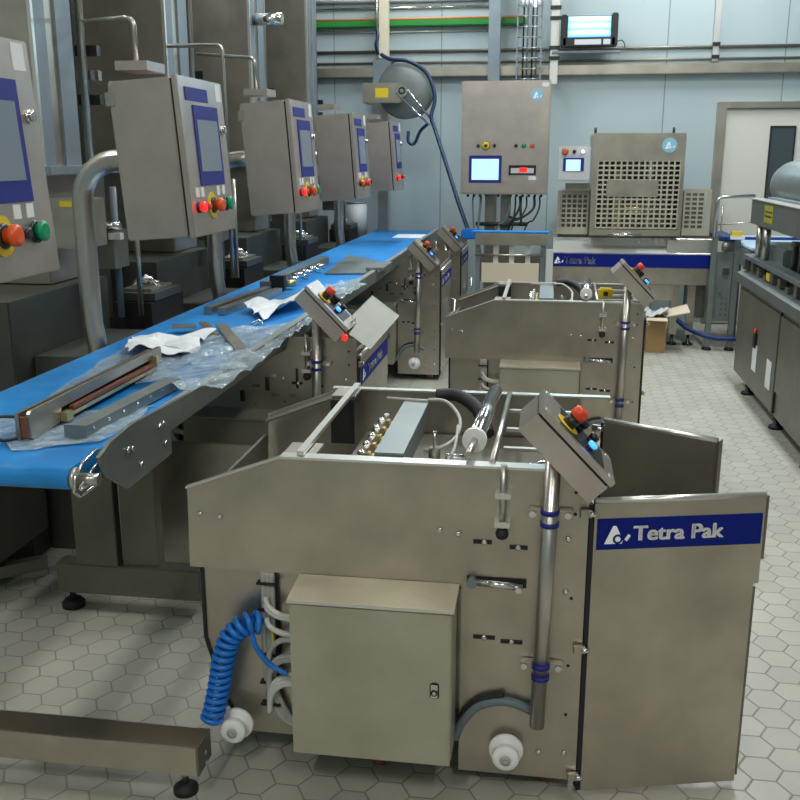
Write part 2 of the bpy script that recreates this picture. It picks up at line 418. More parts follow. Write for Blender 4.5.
# ------------------------------------------------------------------ things on the back wall
def rail(z, r, x0, x1, y, name, label, mat, cat='pipe'):
    o = MB().cyl((x0, y, z), (x1, y, z), r, 10).build(name, mat); return tag(o, label, cat)
rail(2.805, .016, -2.9, 4.5, 10.583, 'pipe', 'thin steel pipe on the back wall, upper of the pair above the ledge', 'dark')
rail(2.69, .013, -2.9, 4.5, 10.586, 'pipe', 'thin steel pipe on the back wall, lower of the pair above the ledge', 'dark')
rail(3.00, .010, -2.9, -.67, 10.588, 'pipe', 'thin bright pipe on the back wall just below the green pipe', 'edge')
rail(3.31, .025, -2.9, -.67, 10.574, 'pipe', 'pale wide pipe at the top of the back wall above the green pipe', 'palebox')
rail(3.235, .012, -2.9, -.67, 10.586, 'pipe', 'thin shiny pipe high on the wall, just under the pale wide pipe', 'chrome')
o = MB().box((-2.9, 10.52, 3.045), (-.30, 10.598, 3.11), bev=.01).build('pipe', 'greenp'); tag(o, 'green square-section pipe along the top of the back wall', 'pipe')
o = MB().cyl((-2.9, 10.57, 3.124), (-.30, 10.57, 3.124), .012, 8).build('cable', 'orangep'); tag(o, 'orange cable lying along the top of the green pipe', 'cable')

def post(x0, x1, y0, y1, z0, z1, mat, label):
    p = MB().box((x0, y0, z0), (x1, y1, z1), bev=.004).build('post', mat); return tag(p, label, 'post')
post(-.66, -.54, 10.32, 10.44, 0, 3.7, 'grey', 'grey square post against the back wall behind the tall control enclosure')
c = thing('wall_column', (0.02, 10.4, 0), 'bright steel strut with dark clamps on the wall beside the insect lamp', 'post')
MB().box((-.035, 10.40, 2.45), (.045, 10.44, 3.7), bev=.004).build('strut', 'edge', c)
for z in (2.70, 2.80, 3.08, 3.18): MB().box((-.05, 10.38, z - .018), (.06, 10.399, z + .018)).build('clamp', 'black', c)
c = thing('wall_column', (1.60, 10.5, 2.65), 'bright narrow steel strut on the back wall above the door frame', 'post')
MB().box((1.57, 10.50, 2.66), (1.625, 10.545, 4.2), bev=.004).build('strut', 'edge', c)
for z in (2.70, 2.82): MB().box((1.56, 10.485, z - .018), (1.635, 10.499, z + .018)).build('clamp', 'black', c)
# caged cable ladder
c = thing('cable_ladder', (-.25, 10.4, 2.3), 'narrow wire cable ladder climbing the back wall between grey post and bright strut', 'cable ladder')
for x in (-.37, -.13): MB().box((x - .008, 10.36, 2.42), (x + .008, 10.40, 3.7)).build('rail', 'grey', c)
for k in range(12): MB().cyl((-.37, 10.35, 2.5 + k * .1), (-.13, 10.35, 2.5 + k * .1), .005, 6).build('rung', 'pipe', c)
for k, x in enumerate((-.31, -.27, -.22, -.18)): MB().cyl((x, 10.40, 2.38), (x, 10.40, 3.7), .009, 6).build('cable', 'conduit' if k % 2 else 'cable', c)
for k, x in enumerate((-.32, -.28, -.24, -.2, -.16)):
    o = MB().cyl((x, 10.33, 3.18), (x, 10.33, 3.26), .015, 8).build('connector', 'whitelit' if k == 3 else 'palebox', c)

# steel bracket column carrying the hose reel
c = thing('bracket_column', (-1.78, 10.35, 0), 'pale steel column with blue hook carrying the hose reel on back wall', 'column')
MB().box((-1.79, 10.36, 2.72), (-1.69, 10.44, 3.7), bev=.004).build('upper_post', 'beige', c)
MB().box((-1.80, 10.30, 0), (-1.69, 10.44, 2.25), bev=.006).build('lower_post', 'steel', c)
MB().box((-1.84, 10.28, 2.40), (-1.66, 10.36, 2.70), bev=.006).build('bracket', 'grey', c)
MB().cyl((-1.80, 10.30, 2.70), (-1.80, 10.30, 3.6), .012, 8).build('rod', 'pipe', c)
MB().tube(smooth([(-1.8, 10.30, 3.0), (-1.78, 10.26, 2.93), (-1.8, 10.24, 2.84), (-1.78, 10.27, 2.75)]), .016, 8).build('hook', 'bluecable', c)

# hose reel
R = thing('hose_reel', (-1.4, 9.8, 2.05), 'round steel hose reel with dark blue hose hanging on back wall', 'hose reel')
rc = V((-1.45, 10.05, 2.375)); r = MB()
r.m('zinc').lathe(rc + V((0, -.16, 0)), (0, 1, 0), [(0, .05), (0, .255), (.012, .275), (.03, .28), (.035, .26), (.04, .07)], 40); r.build('side_disc', None, R)
r = MB(); r.m('zinc').lathe(rc + V((0, .06, 0)), (0, 1, 0), [(0, .07), (.005, .25), (.012, .27), (.03, .265), (.04, .25)], 40); r.build('side_disc', None, R)
r = MB(); r.m('bluecable')
for k in range(5): r.tube(arc(rc + V((0, -.10 + .035 * k, 0)), (.25, 0, 0), (0, 0, .25), 0, 2 * PI, 36)[:-1], .018, 8, closed=True)
r.build('coiled_hose', None, R)
r = MB(); r.m('zinc').cyl(rc + V((0, -.12, 0)), rc + V((0, .06, 0)), .20, 24); r.build('drum', None, R)
r = MB(); r.m('steel').box((-1.86, 9.80, 2.25), (-1.47, 9.86, 2.44), bev=.008); r.m('yellow').box((-1.73, 9.793, 2.30), (-1.60, 9.799, 2.39)); r.build('mounting_arm', None, R)
r = MB(); r.m('steel').box((-1.86, 9.86, 2.25), (-1.80, 10.31, 2.44)); r.build('wall_mount', None, R)
r = MB(); r.m('chrome'); a = V((-1.46, 9.78, 2.36)); b = V((-1.17, 9.78, 2.05)); n = V((.707, 0, .68)) * .05
r.tube([a + n, b + n * .5, b - n * .5, a - n], .011, 8, closed=True); r.cyl(a + V((0, -.02, 0)), a + V((0, .02, 0)), .06, 24); r.cyl(a + V((0, -.03, 0)), a + V((0, .021, 0)), .02, 12); r.m('black').cyl(a + V((0, -.024, 0)), a + V((0, -.02, 0)), .035, 20)
r.build('guide_arm', None, R)
r = MB(); r.m('bluecable').tube(smooth([(-1.70, 10.0, 2.72), (-1.58, 9.86, 2.66), (-1.4, 9.84, 2.64), (-1.22, 9.84, 2.52), (-1.14, 9.82, 2.3), (-1.17, 9.78, 2.12), (-1.13, 9.74, 2.0), (-.985, 9.5, 1.66), (-.84, 9.25, 1.31), (-.72, 9.06, 1.05)]), .02, 8)
r.tube(smooth([(-1.2, 9.78, 2.05), (-1.28, 9.8, 1.98), (-1.34, 9.8, 1.86), (-1.40, 9.8, 1.88), (-1.40, 9.82, 1.98)]), .016, 8); r.build('hose', None, R)

# insect killer lamp
Lm = thing('insect_lamp', (.33, 10.35, 2.8), 'glowing blue-white insect killer lamp in dark frame high on the back wall', 'lamp')
x0, x1, z0, z1, y = .06, .62, 2.80, 3.09, 10.30
q = MB(); q.m('black').box((x0, y, z0), (x0 + .065, 10.44, z1 + .01), bev=.01); q.box((x1 - .065, y, z0), (x1, 10.44, z1 + .02), bev=.01); q.box((x0 + .02, y, z0), (x1 - .02, 10.44, z0 + .085), bev=.006); q.box((x0 + .05, 10.40, z0), (x1 - .05, 10.44, z1)); q.box((x0 + .04, y + .05, z1 - .015), (x1 - .04, 10.44, z1))
q.build('housing', None, Lm)
q = MB(); q.m('palebox').box((x0 + .14, y - .004, z0 + .015), (x0 + .40, y, z0 + .065)); q.box((x0 + .42, y - .004, z0 + .015), (x0 + .49, y, z0 + .065)); q.build('label_plate', None, Lm)
for z in (2.92, 2.99, 3.05): MB().m('lamp').cyl((x0 + .07, 10.36, z), (x1 - .07, 10.36, z), .036, 12).build('tube', None, Lm)
MB().m('cable').tube(smooth([(.62, 10.4, 2.85), (.67, 10.4, 2.86), (.70, 10.42, 2.82), (.70, 10.44, 2.79)]), .005, 6).build('power_cord', None, Lm)
area('insect_lamp_glow', .34, 10.28, 3.02, .4, .12, 5, (.5, .8, 1.), (math.radians(-90), 0, 0))
o = MB().box((-.02, 10.36, 2.74), (.66, 10.44, 2.765), bev=.004).build('shelf', 'grey'); tag(o, 'narrow grey shelf rail on the back wall below the insect lamp', 'shelf')

# ------------------------------------------------------------------ buttons
def button(parent, c, n, r, mat, name='button', collar='black', h=.022, label=None):
    c = V(c); n = V(n).normalized(); b = MB()
    if collar: b.m(collar).lathe(c, n, [(0, r * 1.15), (.006, r * 1.15), (.008, r * .95)], 16)
    b.m(mat).lathe(c + n * .006, n, [(0, r * .75), (h * .5, r * .75), (h * .55, r), (h, r), (h * 1.15, r * .7)], 16)
    return b.build(name, None, parent, label)

# tall control enclosure on a post stand
E = thing('control_enclosure', (-.40, 9.1, 0), 'tall steel control enclosure with lit blue-rimmed screen on two posts', 'control cabinet')
MB().box((-.80, 9.0, 1.40), (-.01, 9.30, 2.39), bev=.006).build('body', 'hmi', E)
MB().m('hmi').box((-.79, 8.985, 1.41), (-.02, 8.999, 2.38), bev=.004).build('door', None, E)
sc_ = MB(); sc_.m('bezel').box((-.725, 8.975, 1.505), (-.43, 8.984, 1.745), bev=.003); so = sc_.build('screen_frame', None, E)
MB().m('screen_on').box((-.70, 8.972, 1.53), (-.455, 8.9745, 1.715)).build('screen', None, so)
q = MB(); q.m('black').box((-.365, 8.976, 1.575), (-.12, 8.984, 1.66)); q.m('palebox').box((-.345, 8.972, 1.59), (-.14, 8.9755, 1.635)); q.m('redlit').box((-.27, 8.969, 1.60), (-.20, 8.9715, 1.64)); q.build('recorder', None, E)
q = MB(); q.m('tag').box((-.185, 8.98, 1.53), (-.12, 8.984, 1.565)); q.box((-.09, 8.98, 2.335), (-.03, 8.984, 2.37)); q.build('label_plate', None, E)
q = MB(); q.m('logo_blue').cyl((-.135, 8.984, 2.265), (-.135, 8.98, 2.265), .055, 28); q.build('badge', None, E)
emblem('emblem', E, (-.168, 8.979, 2.235), (1, 0, 0), (0, 0, 1), .055, 'letter', 'logo_blue')
for x, mt_, rr in ((-.645, 'black', .014), (-.575, 'yellow', .034), (-.50, 'black', .014), (-.305, 'black', .014), (-.235, 'green', .018), (-.16, 'red', .018)):
    button(E, (x, 8.984, 1.83), (0, -1, 0), rr, mt_)
button(E, (-.575, 8.965, 1.83), (0, -1, 0), .014, 'black')
for x in (-.53, -.39): MB().box((x - .045, 9.08, 0), (x + .045, 9.2, 1.40), bev=.004).build('leg', 'dark', E)
for k in range(13):
    x = -.74 + k * .056; MB().cyl((x, 9.1, 1.375), (x, 9.1, 1.40), .012, 8).build('cable_gland', 'black', E)
for k, (x, dx, zz) in enumerate(((-.30, -.05, 1.05), (-.25, .02, 1.12), (-.2, -.12, 1.15), (-.13, -.15, 1.18), (-.08, -.1, 1.14), (-.26, -.16, 1.12), (-.69, .05, 1.0), (-.62, -.05, 1.0), (-.35, -.10, 1.12))):
    MB().tube(smooth([(x, 9.1, 1.38), (x, 9.06, 1.28), (x + dx * .5, 9.04, zz + .03), (x + dx, 9.05, zz), (x + dx * 1.6, 9.1, zz + .02 if k % 2 else zz - .15)]), .008 + .004 * (k % 2), 6).build('cable', 'cable' if k < 6 else 'conduit', E)
MB().cyl((-.66, 9.06, 1.13), (-.18, 9.06, 1.13), .018, 8).build('cable_bar', 'cable', E)

# ------------------------------------------------------------------ back packing machine
B = thing('packing_machine', (.78, 9.5, 0), 'steel packing machine with perforated guards and blue lettered band near back wall', 'packing machine')
MB().prism([(.06, 9.2, .58), (.06, 9.2, .86), (.06, 9.32, .99), (.06, 10.1, .99), (.06, 10.1, .58)], (1.46, 0, 0)).build('body', 'steel', B)
bd = MB(); bd.m('blue').box((.055, 9.192, .735), (1.525, 9.199, .855)); bo = bd.build('band', None, B)
text_part('lettering', 'Tetra Pak', bo, (.17, 9.190, .762), (1, 0, 0), (0, 0, 1), .066, width=.29, heavy=.45)
emblem('emblem', bo, (.075, 9.190, .762), (1, 0, 0), (0, 0, 1), .062)
q = MB(); q.m('edge').prism([(.062, 9.1985, .866), (.062, 9.318, .996), (.062, 9.322, .992), (.062, 9.202, .862)], (1.456, 0, 0)); q.build('sloped_cover', None, B)
MB().box((.10, 9.34, .992), (1.50, 10.05, 1.06), bev=.004).build('deck', 'dark', B)
MB().box((1.10, 9.205, .862), (1.515, 9.33, .992), bev=.004).build('end_tray', 'edge', B)
def guard(x0, x1, z0, z1, px, pz, y, nm='guard', solid=None):
    """sheet with rows of rectangular holes: built from bars so the holes are open"""
    g = MB(); g.m('guard' if solid is None else 'steel'); bw = px * .30; bh = pz * .34; t_ = .008
    nx = max(1, round((x1 - x0) / px)); nz = max(1, round((z1 - z0) / pz)); ax = (x1 - x0) / nx; az = (z1 - z0) / nz
    for i in range(nx + 1): g.box((x0 + i * ax - bw / 2, y, z0), (x0 + i * ax + bw / 2, y + t_, z1))
    for j in range(nz + 1): g.box((x0, y + .001, z0 + j * az - bh / 2), (x1, y + t_ - .001, z0 + j * az + bh / 2))
    return g
g = guard(.12, .365, 1.09, 1.40, .05, .042, 9.25); g.box((.085, 9.25, 1.03), (.37, 9.258, 1.09)); g.box((.085, 9.25, 1.40), (.37, 9.258, 1.43)); g.box((.085, 9.25, 1.0905), (.118, 9.258, 1.3995)); g.build('side_guard', None, B)
g = guard(1.235, 1.41, 1.09, 1.42, .05, .042, 9.25); g.box((1.225, 9.25, 1.03), (1.47, 9.258, 1.09)); g.box((1.225, 9.25, 1.42), (1.47, 9.258, 1.45)); g.box((1.43, 9.25, 1.0905), (1.47, 9.258, 1.4195)); g.build('side_guard', None, B)
g = guard(.435, 1.165, 1.10, 1.70, .052, .044, 9.15); g.m('steel'); g.box((.385, 9.15, 1.70), (1.195, 9.16, 1.94)); g.box((.385, 9.15, 1.086), (.43, 9.16, 1.699)); g.box((1.17, 9.15, 1.086), (1.2, 9.16, 1.699)); g.box((.385, 9.15, 1.03), (1.2, 9.16, 1.085)); g.box((.52, 9.143, 1.38), (.98, 9.149, 1.53)); g.build('front_guard', None, B)
q = MB(); q.m('logo_blue').cyl((1.055, 9.149, 1.835), (1.055, 9.145, 1.835), .065, 28); q.build('badge', None, B); emblem('emblem', B, (1.017, 9.144, 1.803), (1, 0, 0), (0, 0, 1), .06, 'letter', 'logo_blue')
MB().box((.385, 9.161, 1.92), (1.2, 9.95, 1.94)).build('top_cover', 'edge', B)
for x in (.385, 1.185): MB().box((x, 9.165, 1.06), (x + .015, 9.95, 1.919)).build('side_wall', 'steel', B)
MB().box((.39, 9.955, 1.061), (1.2, 9.97, 1.935)).build('back_wall', 'dark', B)
MB().box((.13, 9.6, 1.061), (.37, 9.95, 1.42)).build('inner_block', 'dark', B); MB().box((1.24, 9.6, 1.061), (1.46, 9.95, 1.42)).build('inner_block', 'dark', B)
q = MB(); q.m('dark').box((.5, 9.5, 1.061), (1.1, 9.8, 1.35)); q.m('brass').cyl((.55, 9.45, 1.25), (1.05, 9.45, 1.25), .05, 12); q.m('brass').box((.6, 9.35, 1.061), (.68, 9.45, 1.6)); q.m('chrome').box((.9, 9.35, 1.061), (.95, 9.45, 1.7)); q.build('filling_head', None, B)
for x in (.40, 1.09): MB().cyl((x, 9.2, 1.941), (x, 9.2, 1.99), .012, 8).build('bolt', 'black', B)
MB().cyl((.55, 9.12, 1.04), (.85, 9.12, 1.04), .012, 8).build('handle', 'chrome', B)
hb = MB(); hb.m('palebox').box((.075, 9.05, 1.525), (.36, 9.17, 1.825), bev=.006); ho = hb.build('operator_panel', None, B)
q = MB(); q.m('bezel').box((.12, 9.043, 1.610), (.305, 9.049, 1.725)); q.m('screen_on').box((.145, 9.040, 1.610), (.275, 9.0425, 1.710)); q.build('screen', None, ho)
for x, mt_, rr in ((.135, 'orange', .026), (.215, 'black', .014), (.29, 'whitelit', .017)): button(ho, (x, 9.05, 1.780), (0, -1, 0), rr, mt_)
MB().box((.15, 9.10, 1.44), (.37, 9.24, 1.499)).build('bracket', 'dark', B)
for x in (.14, .60, 1.21, 1.36):
    l = MB(); l.m('steel').box((x - .035, 9.27, .10), (x + .035, 9.34, .58), bev=.003); lo = l.build('leg', None, B); MB().lathe((x, 9.3, 0), (0, 0, 1), [(0, .05), (.015, .05), (.03, .015), (.11, .012)], 14).build('foot', 'black', lo)
MB().box((.10, 9.6, .06), (.95, 9.95, .58), bev=.006).build('lower_cabinet', 'dark', B)
MB().box((.45, 9.22, .60 - .17), (1.18, 9.26, .575)).build('lower_cover', 'steel', B)
MB().box((1.36, 9.36, .25), (1.50, 9.8, .579)).build('motor_box', 'dark', B)

# small outfeed conveyor in front of the enclosure
T = thing('transfer_conveyor', (-.30, 8.6, 0), 'short steel cross conveyor with narrow blue belt below the tall enclosure', 'conveyor')
MB().box((-.62, 8.50, .985), (.0, 8.74, 1.085), bev=.004).build('frame', 'steel', T)
MB().box((-.66, 8.55, 1.088), (.02, 8.70, 1.10), bev=.004).build('belt', 'belt', T)
for x in (-.60, -.03): MB().box((x - .02, 8.55, .02), (x + .02, 8.60, .985)).build('leg', 'grey', T)
MB().box((-.58, 8.55, .66), (-.05, 8.58, .90)).build('back_panel', 'dark', T)
for x in (-.44, -.30, -.16): MB().box((x - .022, 8.53, .78), (x + .022, 8.548, .98)).build('strut', 'palebox', T)
MB().cyl((-.62, 8.52, .90), (-.02, 8.52, .90), .01, 8).build('rail', 'pipe', T)
MB().box((-.56, 8.50, .66), (-.06, 8.527, .83)).build('cover_panel', 'beige', T, 'beige cover panel')
MB().box((.0, 8.50, .60), (.06, 8.56, .95)).build('sensor_post', 'palebox', T)
o = MB().box((-.78, 8.9, 1.0), (-.60, 9.0, 1.09), bev=.01).build('plastic_crate', 'bluehose'); tag(o, 'small bright blue plastic box beside the hose end at the far belt', 'box')

# ------------------------------------------------------------------ long blue belt conveyor
Cv = thing('belt_conveyor', (-1.53, 6., 0), 'long blue belt conveyor running beside the machine towers to back wall', 'conveyor')
BL, BR = -1.86, -1.22
bp = [(0, .95), (8.2, .95)]
q = MB(); pts = [V((BL, 10.5, .95)), V((BL, 2.26, .95))] + arc((BL, 2.26, .919), (0, 0, .031), (0, -.031, 0), 0, PI, 12)[1:] + [V((BL, 10.5, .888))]
q.m('belt').prism(pts, (BR - BL, 0, 0)); belt = q.build('belt', None, Cv)
for f_ in belt.data.polygons: f_.use_smooth = False
# near side rail with the wide front plate
rail_yz = [(2.34, .90), (2.30, .965), (2.37, .988), (2.52, 1.0), (3.0, .978), (10.5, .968), (10.5, .895), (3.05, .90), (2.79, .90), (2.79, .825), (2.46, .822)]
q = MB(); q.m('side').prism([(-1.172, a, b) for a, b in rail_yz], (.012, 0, 0)); q.m('edge').obox((-1.178, 6.55, .975), (.03, 0, 0), (0, 7.9, 0), (0, 0, .006)); q.m('zinc').box((-1.215, 2.55, .925), (-1.172, 10.5, .935)); side = q.build('side_rail', None, Cv)
q = MB(); q.m('chrome')
for y, z in ((2.50, .93), (2.55, .865), (2.70, .94), (2.74, .875), (2.47, .935), (2.73, .94)): q.lathe((-1.16, y, z), (1, 0, 0), [(0, .009), (.006, .009), (.008, .005)], 10)
q.build('bolt', None, side)
q = MB(); q.m('zinc').box((-1.875, 2.32, .86), (-1.865, 10.5, .945)); q.build('side_rail', None, Cv)
q = MB(); q.m('chrome').tube([(-1.19, 2.215, .94), (-1.19, 2.26, .962), (-1.19, 2.34, .975), (-1.175, 2.385, .94), (-1.175, 2.37, .90), (-1.19, 2.31, .878), (-1.19, 2.23, .88), (-1.19, 2.205, .90)], .0045, 8, closed=True); q.tube([(-1.19, 2.24, .905), (-1.18, 2.35, .95)], .004, 8); q.tube([(-1.19, 2.24, .895), (-1.175, 2.37, .905)], .004, 8); q.build('roller_guard', None, Cv)
q = MB(); q.m('pipe').cyl((-1.22, 2.27, .915), (-1.15, 2.27, .915), .016, 16); q.cyl((-1.22, 2.26, .919), (-1.205, 2.26, .919), .030, 20); q.build('roller_end', None, Cv)
# stands
for y in (3.25, 5.0, 6.7, 8.4):
    q = MB(); q.m('dark').box((-1.77, y, .20 if y < 4 else .0), (-1.60, y + .05, .885), bev=.003); q.build('leg', None, Cv)
q = MB(); q.m('dark').box((-1.86, 3.25, .075), (-1.27, 3.33, .20), bev=.004); q.build('cross_beam', None, Cv)
q = MB(); q.m('dark').box((-1.585, 3.27, .195), (-1.44, 3.33, .885), bev=.003); q.build('leg', None, Cv)
q = MB(); q.m('steel').box((-1.80, 3.62, .05), (-1.02, 3.64, .60), bev=.003); q.build('skirt_panel', None, Cv)
for x in (-1.82,): MB().lathe((x, 3.29, 0), (0, 0, 1), [(0, .045), (.02, .045), (.035, .03), (.04, .012), (.08, .012)], 16).build('foot', 'vdark', Cv)

# things lying on the belt
film = MB(); film.m('film')
film.sheet((-1.70, 3.95, .956), (-1.12, 4.62, .958), (-1.05, 2.98, .985), (-1.42, 3.12, .956), 36, 36, .020, 7, 3.3, .0008, .06)
tag(film.build('plastic_film', None), 'big crumpled clear plastic sheet spread over the belt edge', 'plastic film')
film = MB(); film.m('film'); film.sheet((-1.78, 3.9, .953), (-1.60, 4.0, .955), (-1.47, 2.75, .955), (-1.64, 2.9, .953), 20, 24, .008, 8, 9.3, .0008, .1)
tag(film.build('plastic_film', None), 'flat clear plastic strip lying behind the long sealing bar', 'plastic film')
film = MB(); film.m('film'); film.sheet((-1.72, 2.62, .953), (-1.24, 2.90, .955), (-1.24, 2.48, .955), (-1.45, 2.36, .953), 18, 14, .008, 9, 5.3, .0008, .1)
tag(film.build('plastic_film', None), 'clear plastic piece under the near end of the sealing bar', 'plastic film')
film = MB(); film.m('film'); film.sheet((-1.38, 5.5, .956), (-1.26, 6.1, .958), (-1.10, 5.9, .97), (-1.12, 5.2, .965), 14, 14, .03, 8, 2.3, .0008, .1)
tag(film.build('plastic_film', None), 'small clear plastic sheet at the belt edge behind the tilted control box', 'plastic film')
tp = MB(); tp.m('paper'); tp.sheet((-1.80, 3.96, .965), (-1.46, 4.08, .965), (-1.40, 3.62, .965), (-1.62, 3.50, .965), 22, 22, .045, 4.5, 1.7, .002, .10)
tag(tp.build('tissue', None), 'crumpled white paper tissue beside the long sealing bar on belt', 'tissue')
tp = MB(); tp.m('paper'); tp.sheet((-1.56, 4.80, .958), (-1.38, 5.35, .958), (-1.22, 5.05, .958), (-1.36, 4.52, .958), 18, 18, .06, 3.6, 6.1, .002, .08)
tag(tp.build('tissue', None), 'crumpled white paper tissue on the belt next to grey metal bars', 'tissue')
tp = MB(); tp.m('paper'); tp.box((-1.52, 9.5, .951), (-1.23, 9.95, .957)); tag(tp.build('paper_sheet', None), 'flat white sheet of paper at the far end of the belt', 'paper')

# sealing bar
SB = thing('sealing_bar', (-1.45, 2.9, .953), 'long slotted sealing bar with copper strip standing on the near belt', 'sealing bar')
a = V((-1.44, 2.455, .954)); b = V((-1.44, 3.42, .954)); dv = b - a; du = dv.normalized(); n = V((du.y, -du.x, 0)); UP = V((0, 0, 1))
def bar(mb, t0, t1, off, z0, z1, th): # bar portion along the axis
    c = a + dv * (t0 + t1) / 2 + n * off + UP * ((z0 + z1) / 2); mb.obox(c, dv * (t1 - t0), n * th, UP * (z1 - z0)); return mb
def plate(t0, t1, off): # outline with a long cut-out, seen from the aisle side
    return [a + dv * t_ + n * off + UP * z_ for t_, z_ in ((0, .008), (0, .078), (.01, .086), (.99, .090), (1, .084), (1, .030), (.90, .030), (.88, .058), (.19, .052), (.17, .010), (.02, 0))]
q = MB(); q.m('steel').prism(plate(0, 1, 0), n * -.012); q.build('frame', None, SB)
q = MB(); q.m('steel'); bar(q, -.01, .97, -.036, .0, .082, .012); q.build('back_plate', None, SB)
q = MB(); q.m('copper'); bar(q, .24, .90, .006, .034, .046, .016); q.build('copper_strip', None, SB)
q = MB(); q.m('brass'); bar(q, .20, .92, .002, .018, .030, .024); q.build('jaw', None, SB)
q = MB(); q.m('vdark'); bar(q, .17, .93, -.020, .002, .054, .012); q.build('insulation', None, SB)
q = MB(); q.m('brass'); bar(q, .175, .215, .012, .012, .040, .022); q.build('terminal', None, SB)
q = MB(); q.m('brass'); bar(q, .90, .925, .012, .035, .070, .016); q.build('terminal', None, SB)
q = MB(); q.m('copper'); bar(q, -.004, .004, -.018, .01, .07, .022); q.build('end_insert', None, SB)
q = MB(); q.m('cable').tube(smooth([a + V((-.04, .0, .070)), a + V((-.08, -.03, .075)), a + V((-.10, -.03, .05)), a + V((-.07, -.05, .015)), a + V((-.035, -.02, .012))]), .005, 6); q.build('cable', None, SB)
PB = thing('perforated_bar', (-1.27, 2.75, .953), 'grey riveted square bar lying beside the sealing bar at belt edge', 'bar')
a2 = V((-1.325, 2.50, .956)); b2 = V((-1.285, 3.14, .956)); d2 = b2 - a2; u2 = d2.normalized(); n2 = V((u2.y, -u2.x, 0))
q = MB(); q.m('zinc').obox(a2 + d2 / 2 + UP * .017 - n2 * .0, d2, n2 * .055, UP * .034); q.obox(a2 + u2 * -.004 + UP * .020, u2 * .01, n2 * .07, UP * .04); q.build('body', None, PB)
q = MB(); q.m('chrome')
for k in range(7): q.lathe(a2 + d2 * (k + .5) / 7 + n2 * .0275 + UP * .02, n2, [(0, .006), (.003, .005), (.004, .002)], 10)
q.build('rivet', None, PB)
def strip(p, q_, w, h, label, mat='steel', name='metal_strip'):
    p, q_ = V(p), V(q_); u = (q_ - p); nn = V((u.y, -u.x, 0)).normalized(); o = MB(); o.obox((p + q_) / 2 + UP * h / 2, u, nn * w, UP * h)
    return tag(o.build(name, mat), label, 'metal strip', 'loose metal strips on the belt')
strip((-1.50, 4.28, .975), (-1.22, 3.72, .975), .05, .008, 'grey metal strip lying on the plastic sheet, longest of the three')
strip((-1.60, 4.32, .975), (-1.44, 4.02, .975), .04, .008, 'grey metal strip on the plastic sheet just behind the near tissue')
strip((-1.70, 4.18, .975), (-1.60, 4.22, .975), .07, .01, 'short grey metal strip nearest the machine side of the belt')
strip((-1.72, 4.72, .953), (-1.64, 5.55, .953), .045, .035, 'grey square metal bar on the belt beside the far tissue, next to the towers', name='metal_bar')
strip((-1.64, 4.70, .953), (-1.56, 5.50, .953), .045, .035, 'grey square metal bar on the belt, touching the far tissue', name='metal_bar')
JB = thing('jaw_assembly', (-1.6, 6.2, .953), 'dark mechanical jaw assembly on the belt beyond the far tissue', 'machine part')
q = MB(); q.m('zinc').obox((-1.66, 6.35, .985), (.02, 1.5, 0), (.07, 0, 0), (0, 0, .05)); q.build('beam', None, JB)
q = MB(); q.m('vdark').obox((-1.60, 5.63, 1.0), (0, .05, 0), (.09, 0, 0), (0, 0, .09)); q.build('end_cap', None, JB)
q = MB(); q.m('chrome')
for k in range(8): q.cyl((-1.60 + .01 * (k % 2), 5.72 + k * .12, 1.0), (-1.53, 5.74 + k * .12, .975 + .02 * (k % 3)), .018, 8)
q.m('brass').cyl((-1.56, 5.68, .99), (-1.52, 5.72, .99), .022, 8); q.build('fitting', None, JB)
q = MB(); q.m('zinc').prism([(-1.50, 6.45, .953), (-1.20, 6.50, .953), (-1.30, 7.3, .953), (-1.58, 7.7, .953)], (0, 0, .012)); tag(q.build('cover_plate', None), 'dark grey sheet metal plate lying flat on the far belt', 'metal plate')
q = MB(); q.m('zinc').obox((-1.17, 6.75, .985), (.12, .02, 0), (.0, .40, 0), (0, 0, .02)); q.m('chrome').cyl((-1.17, 6.6, .97), (-1.17, 6.9, .97), .018, 8); tag(q.build('metal_bracket', None), 'small curved metal bracket on the belt right of the dark plate', 'bracket')
q = MB(); q.m('chrome').tube([(-1.40, 4.42, .957), (-1.37, 4.46, .975), (-1.34, 4.44, .957)], .005, 6); q.tube([(-1.37, 4.40, .957), (-1.36, 4.50, .965)], .005, 6); tag(q.build('wire_clip', None), 'tiny bent wire clip on the bare blue belt', 'clip')

